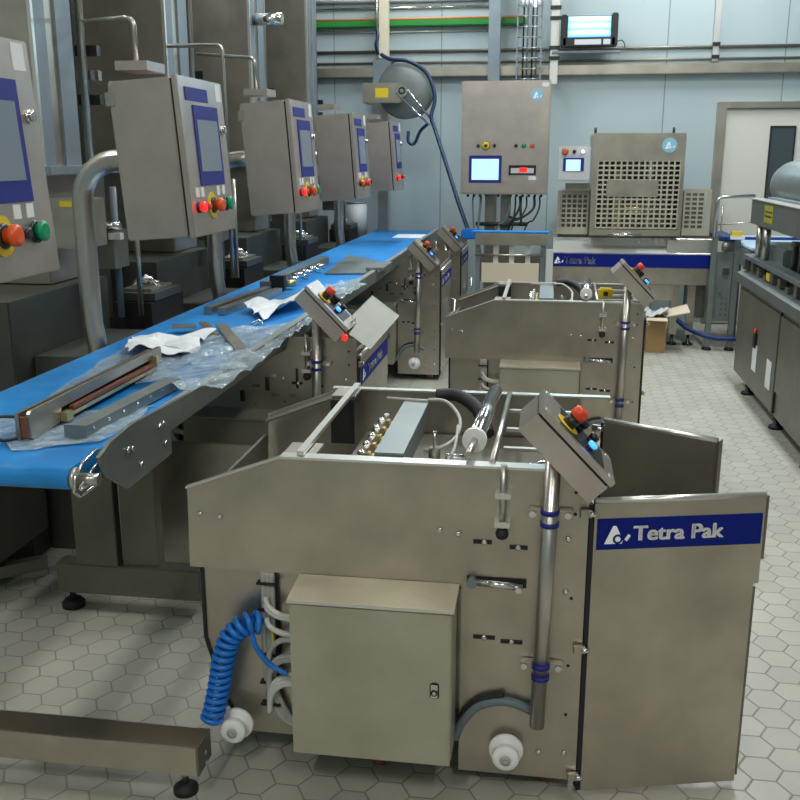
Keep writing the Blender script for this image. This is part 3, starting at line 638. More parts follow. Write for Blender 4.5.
# ------------------------------------------------------------------ operator boxes on bent pipe arms
def hmi(yn, dy, label, conduit=False, full=True, lit=False, far=0):
    T_ = thing('operator_terminal', (-1.55, yn + .3, 0.95), label, 'control box', 'operator boxes along the belt')
    th = math.radians(4); rot = Matrix.Rotation(-th, 3, 'Y'); c = V((-1.375, yn, 1.745)); k = lambda p: rot @ (V(p) - c) + c
    def bx(mb, a_, b_, bev=0.): return mb.box(a_, b_, rot, c, bev)
    x1 = -1.375; x0 = x1 - .28; z0, z1 = 1.44, 2.04; y1 = yn + dy
    q = MB(); q.m('hmi'); bx(q, (x0, yn, z0), (x1 - .032, y1, z1), .006); q.build('body', None, T_)
    q = MB(); q.m('vdark'); bx(q, (x1 - .032, yn + .006, z0 + .006), (x1 - .022, y1 - .006, z1 - .006)); q.build('gasket', None, T_)
    q = MB(); q.m('hmi'); bx(q, (x1 - .022, yn - .004, z0 - .004), (x1, y1 + .004, z1 + .004), .004); do = q.build('door', None, T_)
    q = MB(); q.m('bezel'); bx(q, (x1, yn + .125, z0 + .19), (x1 + .004, yn + .41, z1 - .10)); so = q.build('screen_frame', None, do)
    q = MB(); q.m('screen'); bx(q, (x1 + .004, yn + .15, z0 + .245), (x1 + .006, yn + .385, z1 - .155)); q.build('screen', None, so)
    q = MB(); q.m('bezel'); bx(q, (x1, yn + .06, z1 - .085), (x1 + .003, yn + .31, z1 - .035)); q.build('name_strip', None, do)
    q = MB(); q.m('tag'); bx(q, (x1, yn + .415, z1 - .075), (x1 + .002, yn + .475, z1 - .005)); q.build('label_plate', None, do)
    nn = rot @ V((1, 0, 0))
    zb = 1.55
    def P(y, z): return k((x1, yn + y, z))
    B_ = [(.075, 'redlit' if lit else 'red', .02), (.135, 'red', .014), (.32, 'black', .015), (.40, 'green', .027)]
    if far: B_ = [(.10, 'orange', .02), (.16, 'red', .016), (.34, 'brass', .016), (.41, 'black', .016)] if far == 1 else [(.10, 'redlit', .022), (.38, 'red', .016)]
    for y_, m_, r_ in B_: button(do, P(y_, zb), nn, r_, m_)
    if far != 2:
        q = MB(); q.m('yellow').lathe(P(.235, zb), nn, [(0, .052), (.004, .052)], 24); e = q.build('warning_disc', None, do)
        button(do, P(.235, zb) + nn * .004, nn, .028, 'orange', 'stop_button', h=.035)
        for y_ in (.075, .13, .32, .385):
            q = MB(); q.m('tag'); bx(q, (x1, yn + y_ - .017, zb + .038), (x1 + .003, yn + y_ + .017, zb + .075)); q.build('button_tag', None, do)
    button(do, P(.455, z1 - .19), nn, .016, 'chrome', 'lock', 'chrome', .01)
    q = MB(); q.m('pipe'); q.m('pipe').box((x0 - .01, yn - .012, 1.95), (x0 + .02, yn - .001, 2.0), rot, c); q.build('hinge', None, T_)
    q = MB(); q.m('hmi').box((x0 - .01, yn + .06, 2.065), (x0 + .12, yn + .24, 2.10)); q.build('cable_box', None, T_)
    # bent support pipe
    px, py = -1.945, yn + .27
    path = [V((px + .024, py, .80)), V((px + .022, py, .90)), V((px + .012, py, .97)), V((px + .002, py, 1.04)), V((px, py, 1.12)), V((px, py, 1.5))] + arc((px + .18, py, 1.56), (-.18, 0, 0), (0, 0, .17), 0, PI / 2, 8) + [V((x0 - .004, py, 1.73))]
    q = MB(); q.m('pipe').tube(path, .044, 20); q.build('support_pipe', None, T_)
    # thin conduit up to the tower
    if conduit:
        y_ = yn + .22; q = MB(); q.m('pipe').tube([V((-2.34, y_ + 1.0, 2.40)), V((-1.68, y_, 2.275))] + arc((-1.68, y_, 2.24), (0, 0, .035), (.035, 0, 0), 0, PI / 2, 6)[1:] + [V((-1.645, y_, 2.09))], .010, 8); q.build('conduit', None, T_)
    return T_
hmi(2.04, .50, 'steel operator box with blue-rimmed screen at the left edge, nearest of the row')
hmi(3.62, .50, 'steel operator box on bent pipe, second of the row, above the sealing bar', True, lit=True)
hmi(5.24, .50, 'steel operator box on bent pipe, third of the row, above the grey bars', True, lit=True)
hmi(6.95, .50, 'steel operator box on bent pipe, fourth of the row, with brass buttons', far=1)
hmi(8.72, .50, 'steel operator box farthest along the row, with one red lit lamp', far=2)

# ------------------------------------------------------------------ machine towers left of the belt
def tower(y0, label, near=False):
    T_ = thing('filling_tower', (-2.6, y0 + .2, 0), label, 'machine', 'machine towers behind the belt')
    X1 = -2.30; X0 = -2.83 if not near else -3.2
    MB().box((-3.5, y0 + .10, 1.2), (X0 - .13, y0 + .9, 4.2)).build('gap_shade_block', 'deep', T_)  # dark block added to put shade into the gap between towers
    MB().box((X0, y0, 1.16), (X1, y0 + .39, 4.2), bev=.005).build('tower', 'steel', T_)
    q = MB(); q.m('grey').box((X1, y0 + .02, 1.70), (X1 + .012, y0 + .13, 4.2)); q.box((X1, y0 + .23, 1.70), (X1 + .012, y0 + .38, 4.2)); q.m('edge').box((X1, y0 - .004, 1.70), (X1 + .018, y0 + .018, 4.2)); q.build('side_channel', None, T_)  # bright corner strip stands in for the silver highlight along the edge
    MB().box((X0 - .02, y0 - .10, 1.66), (X1 + .10, y0 + .70, 1.70), bev=.004).build('ledge', 'grey', T_)
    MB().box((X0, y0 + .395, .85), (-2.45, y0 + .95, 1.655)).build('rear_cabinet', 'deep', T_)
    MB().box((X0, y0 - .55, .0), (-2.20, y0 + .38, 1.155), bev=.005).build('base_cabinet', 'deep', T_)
    MB().box((-2.29, y0 - .12, 1.34), (-2.05, y0 + .10, 1.56), bev=.005).build('junction_box', 'steel', T_)
    q = MB(); q.m('yellow').box((-2.16, y0 - .124, 1.525), (-2.08, y0 - .121, 1.55)); q.build('warning_label', None, T_)
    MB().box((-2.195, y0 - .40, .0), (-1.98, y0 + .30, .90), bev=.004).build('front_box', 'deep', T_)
    # slide table with clamps
    tt = MB(); tt.m('deep').box((-2.19, y0 + .45, 1.02), (-1.98, y0 + .80, 1.06)); tt.m('steel').box((-2.18, y0 + .50, 1.062), (-2.02, y0 + .78, 1.075)); to = tt.build('table', None, T_)
    q = MB(); q.m('chrome').tube([(-2.15, y0 + .55, 1.08), (-2.12, y0 + .58, 1.12), (-2.06, y0 + .60, 1.12), (-2.04, y0 + .62, 1.08)], .010, 6); q.cyl((-2.16, y0 + .66, 1.09), (-2.04, y0 + .66, 1.09), .012, 8); q.m('white').cyl((-2.10, y0 + .60, 1.10), (-2.08, y0 + .60, 1.13), .016, 8); q.build('clamp', None, to)
    MB().box((-2.20, y0 + .42, .78), (-1.99, y0 + .86, 1.015)).build('table_support', 'vdark', T_)
    # vertical services between towers
    for k, (x, yy, r_, m_) in enumerate(((-2.36, .62, .022, 'pipe'), (-2.44, .55, .016, 'greenp' if near else 'pipe'), (-2.10, .30, .018, 'conduit'), (-2.02, .36, .014, 'pipe'))):
        z1_ = 4.2 if k < 2 else 1.6
        MB().cyl((x, y0 + yy, .96 if k > 1 else 1.701), (x, y0 + yy, z1_), r_, 8).build('service_pipe', m_, T_)
    for k in range(3): MB().box((-2.42, y0 + .66, 2.0 + k * .12), (-2.30, y0 + .70, 2.05 + k * .12)).build('valve', 'chrome' if k == 1 else 'black', T_)
    q = MB(); q.m('chrome').cyl((-2.16, y0 + .18, 1.42), (-2.02, y0 + .18, 1.42), .02, 10); q.m('dark').box((-2.2, y0 + .14, 1.22), (-2.04, y0 + .3, 1.40)); q.m('whose').box((-2.06, y0 + .13, 1.36), (-2.0, y0 + .17, 1.39)); q.build('valve_block', None, T_)
    return T_
tower(4.22, 'brushed steel machine tower behind the nearest operator box at left', True)
tower(5.78, 'brushed steel machine tower right behind the second operator box')
t3 = tower(7.48, 'brushed steel machine tower behind the third operator box')
MB().cyl((-2.285, 7.60, 2.757), (-2.06, 7.60, 2.757), .045, 20).build('pipe_stub', 'chrome', t3)
tower(9.28, 'narrow-looking brushed steel machine tower farthest back behind the row')
q = MB(); q.m('pipe').tube([V((-2.29, 5.80, 2.38)), V((-1.98, 5.80, 2.38))] + arc((-1.98, 5.80, 2.345), (0, 0, .035), (.035, 0, 0), 0, PI / 2, 6)[1:] + [V((-1.945, 5.82, 2.0)), V((-1.945, 5.82, 1.0))], .012, 8); tag(q.build('conduit', None), 'thin bent steel conduit dropping from the second tower to the belt', 'conduit')
# near base at the left edge, below the belt
NB = thing('near_machine_base', (-2.4, 3.2, 0), 'dark low machine base with tray at the left edge under the belt', 'machine')
MB().box((-3.0, 3.25, .13), (-2.16, 3.75, .55), bev=.004).build('side_panel', 'dark', NB)
q = MB(); q.m('zinc').prism([(-2.9, 3.05, .60), (-2.9, 3.45, .60), (-2.12, 3.62, .60), (-2.12, 3.30, .60)], (0, 0, .02)); q.build('tray', None, NB)
q = MB(); q.m('vdark').cyl((-2.45, 3.30, .52), (-2.16, 3.30, .52), .075, 20); q.m('chrome').cyl((-2.16, 3.30, .52), (-2.13, 3.30, .52), .04, 16); q.build('motor', None, NB)
q = MB(); q.m('dark').obox((-2.42, 3.2, .08), (.75, .62, 0), (-.03, .04, 0), (0, 0, .05)); q.build('skid', None, NB)
for x in (-2.9, -2.3): MB().cyl((x, 3.5, 0), (x, 3.5, .13), .02, 10).build('foot', 'vdark', NB)
# white canister
q = MB(); q.m('palebox').cyl((-2.03, 10.3, .90), (-2.03, 10.3, 1.25), .11, 24); q.m('grey').cyl((-2.03, 10.3, 1.25), (-2.03, 10.3, 1.265), .114, 24); q.m('grey').cyl((-2.03, 10.3, .0), (-2.03, 10.3, .90), .02, 10); tag(q.build('canister', None), 'pale cylindrical canister behind the fourth operator box', 'canister')
# dock beam at the lower left
DB = thing('dock_beam', (-1.5, 2.26, 0), 'low steel beam on a levelling foot at the lower left, near camera', 'steel beam')
q = MB(); q.m('steel').prism([(-3.2, 2.20, .088), (-.90, 2.20, .088), (-.90, 2.20, .174), (-3.2, 2.20, .174)], (0, .004, 0)); q.prism([(-3.2, 2.204, .088), (-.90, 2.204, .088), (-.90, 2.30, .088), (-3.2, 2.30, .088)], (0, 0, .004)); q.box((-3.2, 2.296, .092), (-.90, 2.30, .174)); q.build('beam', None, DB)
q = MB(); q.m('dark').box((-.899, 2.20, .088), (-.893, 2.30, .174)); q.m('chrome').cyl((-.893, 2.25, .10), (-.889, 2.25, .10), .006, 8); q.cyl((-.893, 2.25, .13), (-.889, 2.25, .13), .006, 8); q.build('end_cap', None, DB)
q = MB(); q.m('pipe').cyl((-.955, 2.25, .03), (-.955, 2.25, .088), .010, 10); q.m('vdark').lathe((-.955, 2.25, 0), (0, 0, 1), [(0, .035), (.015, .035), (.028, .018), (.03, .01)], 20); q.m('vdark').cyl((-.955, 2.25, .066), (-.955, 2.25, .086), .017, 6); q.build('foot', None, DB)

# ------------------------------------------------------------------ the carts
def cart(dx, dy, label, door='open', docked=False, full=True, bdx=0., bdz=0.):
    T_ = thing('sealing_cart', (-.4 + dx, 2.8 + dy, 0), label, 'machine cart', 'steel machine carts')
    O = V((dx, dy, 0))
    def W(mb, name, mat=None, parent=T_, label=None):
        mb.bm.transform(Matrix.Translation(O)); return mb.build(name, mat, parent, label)
    top = .958
    def poly(y):
        if docked: return [(-.96, y, .80), (-.36, y, .80), (-.30, y, .84), (-.19, y, .90), (-.17, y, top), (.135, y, top), (.135, y, .045), (-.195, y, .045), (-.195, y, .615), (-.965, y, .622)]
        return [(-.96, y, .856), (-.69, y, top), (.135, y, top), (.135, y, .045), (-.195, y, .045), (-.195, y, .615), (-.965, y, .622)]
    q = MB(); q.m('steel').prism(poly(2.40), (0, .010, 0))
    if not docked:
        q.m('edge').box((-.69, 2.388, top - .001), (.135, 2.43, top + .006)); q.prism([(-.962, 2.39, .857), (-.69, 2.39, top), (-.69, 2.39, top + .005), (-.962, 2.39, .862)], (0, .02, 0))
    fp = W(q, 'front_plate')
    q = MB(); q.m('steel').prism([(-.935, 2.43, .63), (-.935, 2.43, .39), (-.885, 2.43, .20), (-.82, 2.43, .09), (-.66, 2.43, .09), (-.62, 2.43, .15), (-.19, 2.43, .15), (-.19, 2.43, .63)], (0, .008, 0)); q.m('vdark').prism([(-.945, 2.425, .63), (-.945, 2.425, .39), (-.895, 2.425, .20), (-.83, 2.425, .09), (-.82, 2.425, .09), (-.885, 2.425, .20), (-.935, 2.425, .39), (-.935, 2.425, .63)], (0, .03, 0)); W(q, 'lower_plate')
    q = MB(); q.m('steel').prism(poly(3.20), (0, .010, 0))
    if not docked: q.m('edge').box((-.72, 3.185, top - .001), (.23, 3.215, top + .005))
    W(q, 'back_plate')
    q = MB(); q.m('dark').box((.122, 2.411, .06), (.134, 3.199, .90)); q.box((-.60, 2.411, .60), (.12, 3.199, .612)); q.box((-.90, 2.44, .16), (.12, 3.19, .17)); W(q, 'frame_plate')
    if not docked:
        q = MB(); q.m('dark').prism([(-.955, 2.411, .846), (-.69, 2.411, .948), (-.60, 2.411, .95), (-.60, 2.411, .944), (-.69, 2.411, .942), (-.955, 2.411, .838)], (0, .07, 0)); q.prism([(-.955, 3.13, .846), (-.69, 3.13, .948), (-.69, 3.13, .942), (-.955, 3.13, .838)], (0, .07, 0)); q.m('dark').box((-.955, 2.48, .66), (-.945, 3.13, .80)); W(q, 'infeed_flange')
        q = MB(); q.m('steel').box((-.69, 2.411, .952), (-.60, 2.53, .962)); q.box((-.70, 3.08, .952), (-.62, 3.185, .962)); q.m('vdark').box((-.70, 3.06, .80), (-.62, 3.07, .952)); W(q, 'corner_bracket')
        q = MB(); q.m('edge').box((-.645, 2.40, .966), (-.625, 3.21, .978)); W(q, 'cross_bar')
        # manifold beam with brass valves
        q = MB(); q.m('zinc').prism([(-.44, 2.44, .90), (-.36, 2.44, .90), (-.36, 2.44, .972), (-.44, 2.44, .972)], (.0, .60, 0)); mo = W(q, 'manifold_beam')
        q = MB()
        for k in range(5):
            yv = 2.52 + k * .085; q.m('brass').cyl((-.47, yv, .93), (-.44, yv, .93), .013, 10); q.m('chrome').cyl((-.50, yv + .01, .945), (-.47, yv, .93), .010, 8); q.m('brass').box((-.485, yv - .012, .90), (-.465, yv + .016, .945)); q.m('edge').cyl((-.475, yv, .945), (-.475, yv, .965), .008, 8)
        q.m('red').cyl((-.48, 2.45, .90), (-.46, 2.47, .90), .012, 8); W(q, 'brass_valve', None, mo)
        q = MB(); q.m('dark').box((-.60, 2.42, .80), (.12, 3.19, .81)); W(q, 'deck_plate')
        q = MB(); q.m('zinc').box((-.33, 2.46, .86), (-.10, 2.72, .865)); W(q, 'inner_tray')
        # rollers
        q = MB(); q.m('chrome').cyl((-.177, 2.56, .985), (-.150, 3.12, .985), .024, 24); q.m('pipe').cyl((-.184, 2.41, .985), (-.177, 2.56, .985), .010, 12); q.cyl((-.150, 3.12, .985), (-.148, 3.19, .985), .010, 12); ro = W(q, 'roller')
        q = MB(); q.m('white').cyl((-.178, 2.545, .985), (-.177, 2.565, .985), .034, 24); W(q, 'end_ring', None, ro)
        q = MB(); q.m('pipe').cyl((-.12, 2.42, .965), (-.105, 3.18, .965), .009, 12); W(q, 'guide_rod')
        q = MB(); q.m('edge')
        for y_ in (2.62, 2.82, 3.04): q.box((-.10, y_, .935), (.12, y_ + .018, .945))
        W(q, 'slat')
        q = MB(); q.m('white').box((-.24, 2.60, .895), (-.215, 2.62, .915)); q.box((.02, 2.55, .895), (.045, 2.57, .92)); q.m('chrome').tube([(-.26, 2.58, .87), (-.26, 2.60, .925), (-.20, 2.60, .92)], .005, 6); q.tube([(-.09, 2.52, .90), (.0, 2.56, .925), (.05, 2.58, .92)], .007, 6); q.m('brass').box((-.01, 2.47, .88), (.0, 2.50, .92)); W(q, 'sensor')
        q = MB(); q.m('vdark').tube(smooth([(-.34, 3.06, .98), (-.27, 3.05, .985), (-.20, 2.98, .96), (-.16, 2.90, .90)]), .022, 8); W(q, 'cable_chain')
        q = MB(); q.m('hose').tube(smooth([(-.36, 3.0, .98), (-.30, 2.98, .98), (-.25, 2.90, .95), (-.25, 2.80, .92), (-.29, 2.74, .90), (-.34, 2.74, .89)]), .006, 8); q.tube(smooth([(-.25, 2.85, .94), (-.25, 2.72, .90), (-.28, 2.64, .87)]), .005, 8); q.tube([(-.50, 3.02, .975), (-.36, 3.0, .975)], .006, 6); W(q, 'hose')
        q = MB(); q.m('dark').cyl((-.31, 2.74, .81), (-.31, 2.74, .90), .018, 12); q.m('chrome').cyl((-.31, 2.74, .90), (-.31, 2.74, .95), .006, 8); W(q, 'pneumatic_cylinder')
    else:
        q = MB(); q.m('vdark')
        for x_, z_, w_, h_ in ((-.40, .68, .02, .05), (-.28, .74, .02, .06), (-.14, .77, .012, .09), (-.06, .70, .02, .02), (-.2, .66, .008, .008), (-.34, .645, .006, .006)): q.cyl((x_, 2.399, z_ - h_ / 2), (x_, 2.399, z_ + h_ / 2), w_ / 2, 10)
        q.m('chrome')
        for x_, z_ in ((-.33, .73), (-.24, .69), (-.16, .69), (-.25, .78)): q.box((x_ - .02, 2.392, z_ - .005), (x_ + .015, 2.40, z_ + .006))
        W(q, 'slot', None, fp)
    # adjusting screw and knob
    q = MB(); q.m('pipe').cyl((-.088, 2.375, .80), (-.088, 2.375, .975), .009, 12); so = W(q, 'adjusting_screw')
    q = MB(); q.m('edge').box((-.108, 2.36, .885), (-.068, 2.40, .900)); q.box((-.108, 2.36, .805), (-.068, 2.40, .820)); W(q, 'clamp', None, so)
    q = MB(); q.m('vdark').lathe((-.088, 2.375, .800), (0, 0, -1), [(0, .008), (.006, .015), (.016, .018), (.026, .015), (.032, .006)], 16); W(q, 'knob', None, so)
    # slots, bolts, handle
    q = MB(); q.m('vdark')
    for x0_, x1_, z_ in ((-.165, -.115, .748), (-.068, -.02, .738), (-.16, -.10, .468), (-.085, -.025, .460)): q.box((x0_, 2.398, z_ - .006), (x1_, 2.40, z_ + .006))
    q.m('chrome')
    for x_, z_ in ((-.135, .748), (-.045, .738), (-.13, .468), (-.055, .460), (-.925, .785), (-.868, .778), (-.255, .775), (-.205, .768), (.085, .77), (.10, .13), (.03, .127), (.085, .62)): q.lathe((x_, 2.40, z_), (0, -1, 0), [(0, .008), (.006, .008), (.008, .004)], 10)
    W(q, 'bolt', None, fp)
    q = MB(); q.m('vdark').box((-.18, 2.397, .622), (-.02, 2.40, .648)); q.m('chrome').cyl((-.155, 2.385, .636), (-.03, 2.385, .630), .010, 10); q.m('zinc').cyl((-.165, 2.40, .636), (-.165, 2.37, .636), .014, 12); q.m('chrome').cyl((-.04, 2.40, .628), (-.04, 2.365, .628), .009, 8); W(q, 'pull_handle', None, fp)
    q = MB(); q.m('vdark')
    for z_ in (.90, .84, .40, .60, .25): q.cyl((.10, 2.3995, z_), (.10, 2.399, z_), .005, 8)
    W(q, 'screw_hole', None, fp)
    # pole and clamps
    q = MB(); q.m('pipe').cyl((.022 + bdx, 2.355, .235), (.038 + bdx, 2.355, 1.03 + bdz), .0205, 24); W(q, 'pole')
    for z_, x_ in ((.845, .034 + bdx), (.405, .026 + bdx)):
        q = MB(); q.m('steel').box((x_ - .055, 2.375, z_ - .012), (x_ + .06, 2.40, z_ + .012), bev=.003); q.m('bezel').lathe((x_, 2.355, z_ - .024), (0, 0, 1), [(0, .0215), (0, .0245), (.012, .0245), (.012, .0215)], 20); q.lathe((x_, 2.355, z_ + .010), (0, 0, 1), [(0, .0215), (0, .0245), (.012, .0245), (.012, .0215)], 20)
        q.m('chrome').cyl((x_ - .045, 2.375, z_), (x_ - .045, 2.368, z_), .009, 10); q.cyl((x_ + .047, 2.375, z_), (x_ + .047, 2.368, z_), .009, 10); W(q, 'pole_clamp')
    # control box (tilted about Y)
    u = V((.18, 0, -.184)).normalized(); nn = V((.184, 0, .18)).normalized(); yv = V((0, 1, 0)); A = V((-.053 + bdx, 2.31, 1.087 + bdz))
    cc = A + u * .129 + nn * .032 + yv * .10
    q = MB(); q.m('hmi').obox(cc, u * .257, yv * .20, nn * .062); cb = W(q, 'control_box')
    q = MB(); q.m('vdark').obox(cc + nn * .034, u * .248, yv * .19, nn * .008); q.m('hmi').obox(cc + nn * .046, u * .262, yv * .206, nn * .016); W(q, 'lid', None, cb)
    F_ = cc + nn * .054
    q = MB(); q.m('black').obox(F_ + nn * .001 + u * .01, u * .16, yv * .15, nn * .002); W(q, 'switch_plate', None, cb)
    q = MB(); q.m('yellow').lathe(F_ - u * .045 - yv * .035 + nn * .002, nn, [(0, .034), (.003, .034)], 20); W(q, 'warning_disc', None, cb)
    def cbut(c_, r_, m_, nm, h_=.02, lb=None):
        b_ = MB(); b_.m('black').lathe(c_, nn, [(0, r_ * .9), (h_ * .5, r_ * .9)], 16); b_.m(m_).lathe(c_ + nn * h_ * .5, nn, [(0, r_ * .8), (.003, r_), (h_ * .5, r_), (h_ * .6, r_ * .7)], 16); W(b_, nm, None, cb, lb)
    cbut(F_ - u * .045 - yv * .035 + nn * .005, .021, 'red', 'stop_button', .05)
    cbut(F_ + u * .035 - yv * .045, .013, 'bluelit', 'lamp_button', .02, 'glowing blue lamp button')
    cbut(F_ - u * .01 + yv * .04, .022, 'black', 'selector_knob', .03); cbut(F_ + u * .04 + yv * .03, .014, 'black', 'selector_knob', .025)
    q = MB(); q.m('edge')
    for su, sy in ((-1, -1), (-1, 1), (1, -1), (1, 1)): q.obox(F_ + u * .115 * su + yv * .085 * sy + nn * .001, u * .012, yv * .022, nn * .003)
    W(q, 'lid_screw', None, cb)
    # side doors
    def doorpart(h, far_, zt, zb, band, nm='side_door'):
        h, far_ = V((h[0], h[1], 0)), V((far_[0], far_[1], 0)); dd = far_ - h; e = dd.normalized(); nq = V((e.y, -e.x, 0)); Lh = dd.length  # nq faces the camera side
        P = lambda s_, z_, o_=0: h + e * s_ + nq * o_ + UP * z_
        q = MB(); q.m('steel').prism([P(0, zb), P(Lh * .97, zb), P(Lh * .97, zt - .25), P(Lh, zt - .25), P(Lh, zt), P(0, zt)], nq * -.014)
        q.m('vdark').prism([P(-.012, zb, -.002), P(-.001, zb, -.002), P(-.001, zt - .01, -.002), P(-.012, zt - .01, -.002)], nq * -.03)
        q.m('edge').tube([P(0, zt, -.006), P(Lh, zt, -.006)], .009, 10); q.m('dark').prism([P(Lh * .97 + .001, zb + .02, .0), P(Lh * .985, zb + .02, .0), P(Lh * .985, zt - .26, .0), P(Lh * .97 + .001, zt - .26, .0)], nq * -.03)
        q.m('dark').prism([P(Lh + .001, zt - .18), P(Lh + .008, zt - .18), P(Lh + .008, zt), P(Lh + .001, zt)], nq * -.03)
        do = W(q, nm)
        if band:
            q = MB(); q.m('blue').prism([P(.008, zt - .135), P(Lh - .006, zt - .135), P(Lh - .006, zt - .048), P(.008, zt - .048)], nq * .0012); W(q, 'band', None, do)
            o_ = P(.11 * Lh / .475, zt - .110, .003) + O
            text_part('lettering', 'Tetra Pak', do, o_, e, UP, .040, width=.235 * Lh / .475 * 1.06, bold=.03)
            emblem('emblem', do, P(.028, zt - .118, .003) + O, e, UP, .050)
        for z_ in (zt - .03, zt - .42, zb + .05):
            q = MB(); q.m('chrome').cyl(P(-.02, z_, .012), P(.0, z_, .012), .008, 8); q.m('steel').obox(P(-.025, z_, .004), e * .03, nq * .012, UP * .022); W(q, 'hinge', None, do)
        return do
    if door == 'open':
        doorpart((.150, 2.398), (.600, 2.512), .878, .015, True)
        doorpart((.215, 3.21), (.555, 3.02), .876, .12, False)
    else:
        doorpart((.150, 2.42), (.150, 3.16), .876, .05, True)
        q = MB(); q.m('edge').tube([(.156, 2.95, .45), (.20, 2.97, .47), (.20, 3.02, .56), (.156, 3.04, .57)], .008, 6); W(q, 'door_handle')
    # electric cabinet
    q = MB(); q.m('cab').box((-.642, 2.27, .155), (-.205, 2.398, .600), bev=.005); cbn = W(q, 'electric_cabinet')
    q = MB(); q.m('cab').box((-.640, 2.258, .150), (-.207, 2.269, .600), bev=.003); dd_ = W(q, 'cabinet_door', None, cbn)
    q = MB(); q.m('cab').prism([(-.645, 2.254, .604), (-.645, 2.254, .612), (-.645, 2.398, .622), (-.645, 2.398, .604)], (.445, 0, 0)); q.m('edge').box((-.645, 2.2525, .6035), (-.200, 2.2538, .6125)); W(q, 'rain_hood', None, cbn)
    q = MB(); q.m('chrome').box((-.262, 2.252, .355), (-.238, 2.258, .40), bev=.004); q.m('vdark').cyl((-.25, 2.252, .373), (-.25, 2.250, .373), .009, 12); q.m('chrome').cyl((-.25, 2.252, .373), (-.25, 2.248, .373), .005, 10); W(q, 'lock', None, cbn)
    # white bobbin wheels
    for x_, z_ in ((-.838, .148), (-.06, .140)):
        q = MB(); q.m('white').lathe((x_, 2.398, z_), (0, -1, 0), [(0, .022), (.012, .024), (.014, .044), (.018, .048), (.026, .048), (.030, .044), (.032, .026), (.046, .026), (.048, .034), (.052, .037), (.066, .037), (.070, .033), (.072, .020)], 36); q.m('hose').lathe((x_, 2.324, z_), (0, -1, 0), [(0, .015), (.003, .015), (.004, .006)], 20); q.m('chrome').lathe((x_, 2.321, z_), (0, -1, 0), [(0, .007), (.004, .006)], 6); W(q, 'guide_wheel', None, T_, 'white plastic double guide wheel')
    # casters
    for x_, y_ in ((-.43, 2.46), (.06, 2.46), (-.43, 3.1), (.06, 3.1)):
        q = MB(); q.m('red_rim').lathe((x_ - .018, y_, .035), (1, 0, 0), [(0, .030), (.004, .035), (.032, .035), (.036, .030)], 24); q.m('palebox').cyl((x_ - .02, y_, .035), (x_ + .02, y_, .035), .025, 20); q.m('zinc').box((x_ - .028, y_ - .02, .035), (x_ - .022, y_ + .02, .085)); q.box((x_ + .022, y_ - .02, .035), (x_ + .028, y_ + .02, .085)); q.box((x_ - .03, y_ - .03, .078), (x_ + .03, y_ + .03, .088)); q.cyl((x_, y_, .088), (x_, y_, .16), .012, 10); W(q, 'caster')
    # hoses at the left of the cabinet
    q = MB(); q.m('hose')
    for k, x_ in enumerate((-.755, -.742, -.730)): q.tube(smooth([(x_, 2.41, .615), (x_, 2.412, .5), (x_ - .003, 2.41, .38), (x_ + .002, 2.41, .26), (x_ + .02, 2.41, .20), (x_ + .05, 2.41, .15), (x_ + .10, 2.41, .13)]), .0085, 8)
    q.m('vdark').tube(smooth([(-.722, 2.415, .615), (-.718, 2.412, .4), (-.722, 2.41, .25)]), .005, 6); q.m('yellow').tube(smooth([(-.735, 2.398, .46), (-.728, 2.396, .42), (-.727, 2.398, .38)]), .004, 6)
    for z_ in (.58, .50, .36, .27, .20): q.m('vdark').box((-.772, 2.395, z_), (-.713, 2.42, z_ + .006))
    W(q, 'cable_loom')
    q = MB(); q.m('whose')
    for k, (z0_, z1_, sg) in enumerate(((.545, .500, 1), (.525, .493, 1), (.48, .445, 1), (.44, .432, -1), (.34, .38, -1), (.33, .368, -1), (.25, .315, -1), (.235, .30, -1), (.22, .292, -1))):
        q.m('whose' if k < 3 or k > 5 else 'hose').tube(smooth([(-.745, 2.395, z0_ if sg > 0 else z1_ - .11), (-.735, 2.385, (z0_ + z1_) / 2 if sg > 0 else z1_ - .05), (-.70, 2.375, z1_ + .004 if sg > 0 else z1_ - .008), (-.642, 2.37, z1_)]), .0085, 8)
    for z_ in (.497, .445, .432, .375, .305): q.m('palebox').cyl((-.655, 2.37, z_), (-.6425, 2.37, z_), .014, 10)
    W(q, 'hose_loop')
    if full:
        # coiled blue air hose
        base = smooth([(-.752, 2.375, .475), (-.79, 2.36, .478), (-.835, 2.35, .44), (-.86, 2.345, .37), (-.875, 2.345, .29), (-.895, 2.34, .20), (-.905, 2.335, .172)], 10)
        # resample by length and wind the helix
        seg = [0]
        for a_, b_ in zip(base, base[1:]): seg.append(seg[-1] + (b_ - a_).length)
        tot = seg[-1]; turns = 17; N_ = turns * 14; hp = []
        for i in range(N_ + 1):
            s_ = tot * i / N_; j = max(k for k in range(len(seg)) if seg[k] <= s_ + 1e-9); j = min(j, len(base) - 2)
            f_ = (s_ - seg[j]) / max(1e-6, seg[j + 1] - seg[j]); p = base[j].lerp(base[j + 1], f_); tg = (base[j + 1] - base[j]).normalized()
            n1_ = V((0, 1, 0)); n1_ = (n1_ - n1_.dot(tg) * tg).normalized(); n2_ = tg.cross(n1_); an = 2 * PI * turns * i / N_
            rr_ = .026; hp.append(p + n1_ * math.cos(an) * rr_ + n2_ * math.sin(an) * rr_)
        q = MB(); q.m('bluehose').tube(hp, .0085, 8); q.tube(smooth([(-.775, 2.35, .465), (-.765, 2.345, .42), (-.735, 2.345, .375), (-.70, 2.345, .35), (-.675, 2.345, .34)]), .008, 8); q.m('brass').cyl((-.678, 2.345, .341), (-.643, 2.35, .338), .006, 8); W(q, 'coiled_air_hose', None, T_, 'bright blue coiled air hose')
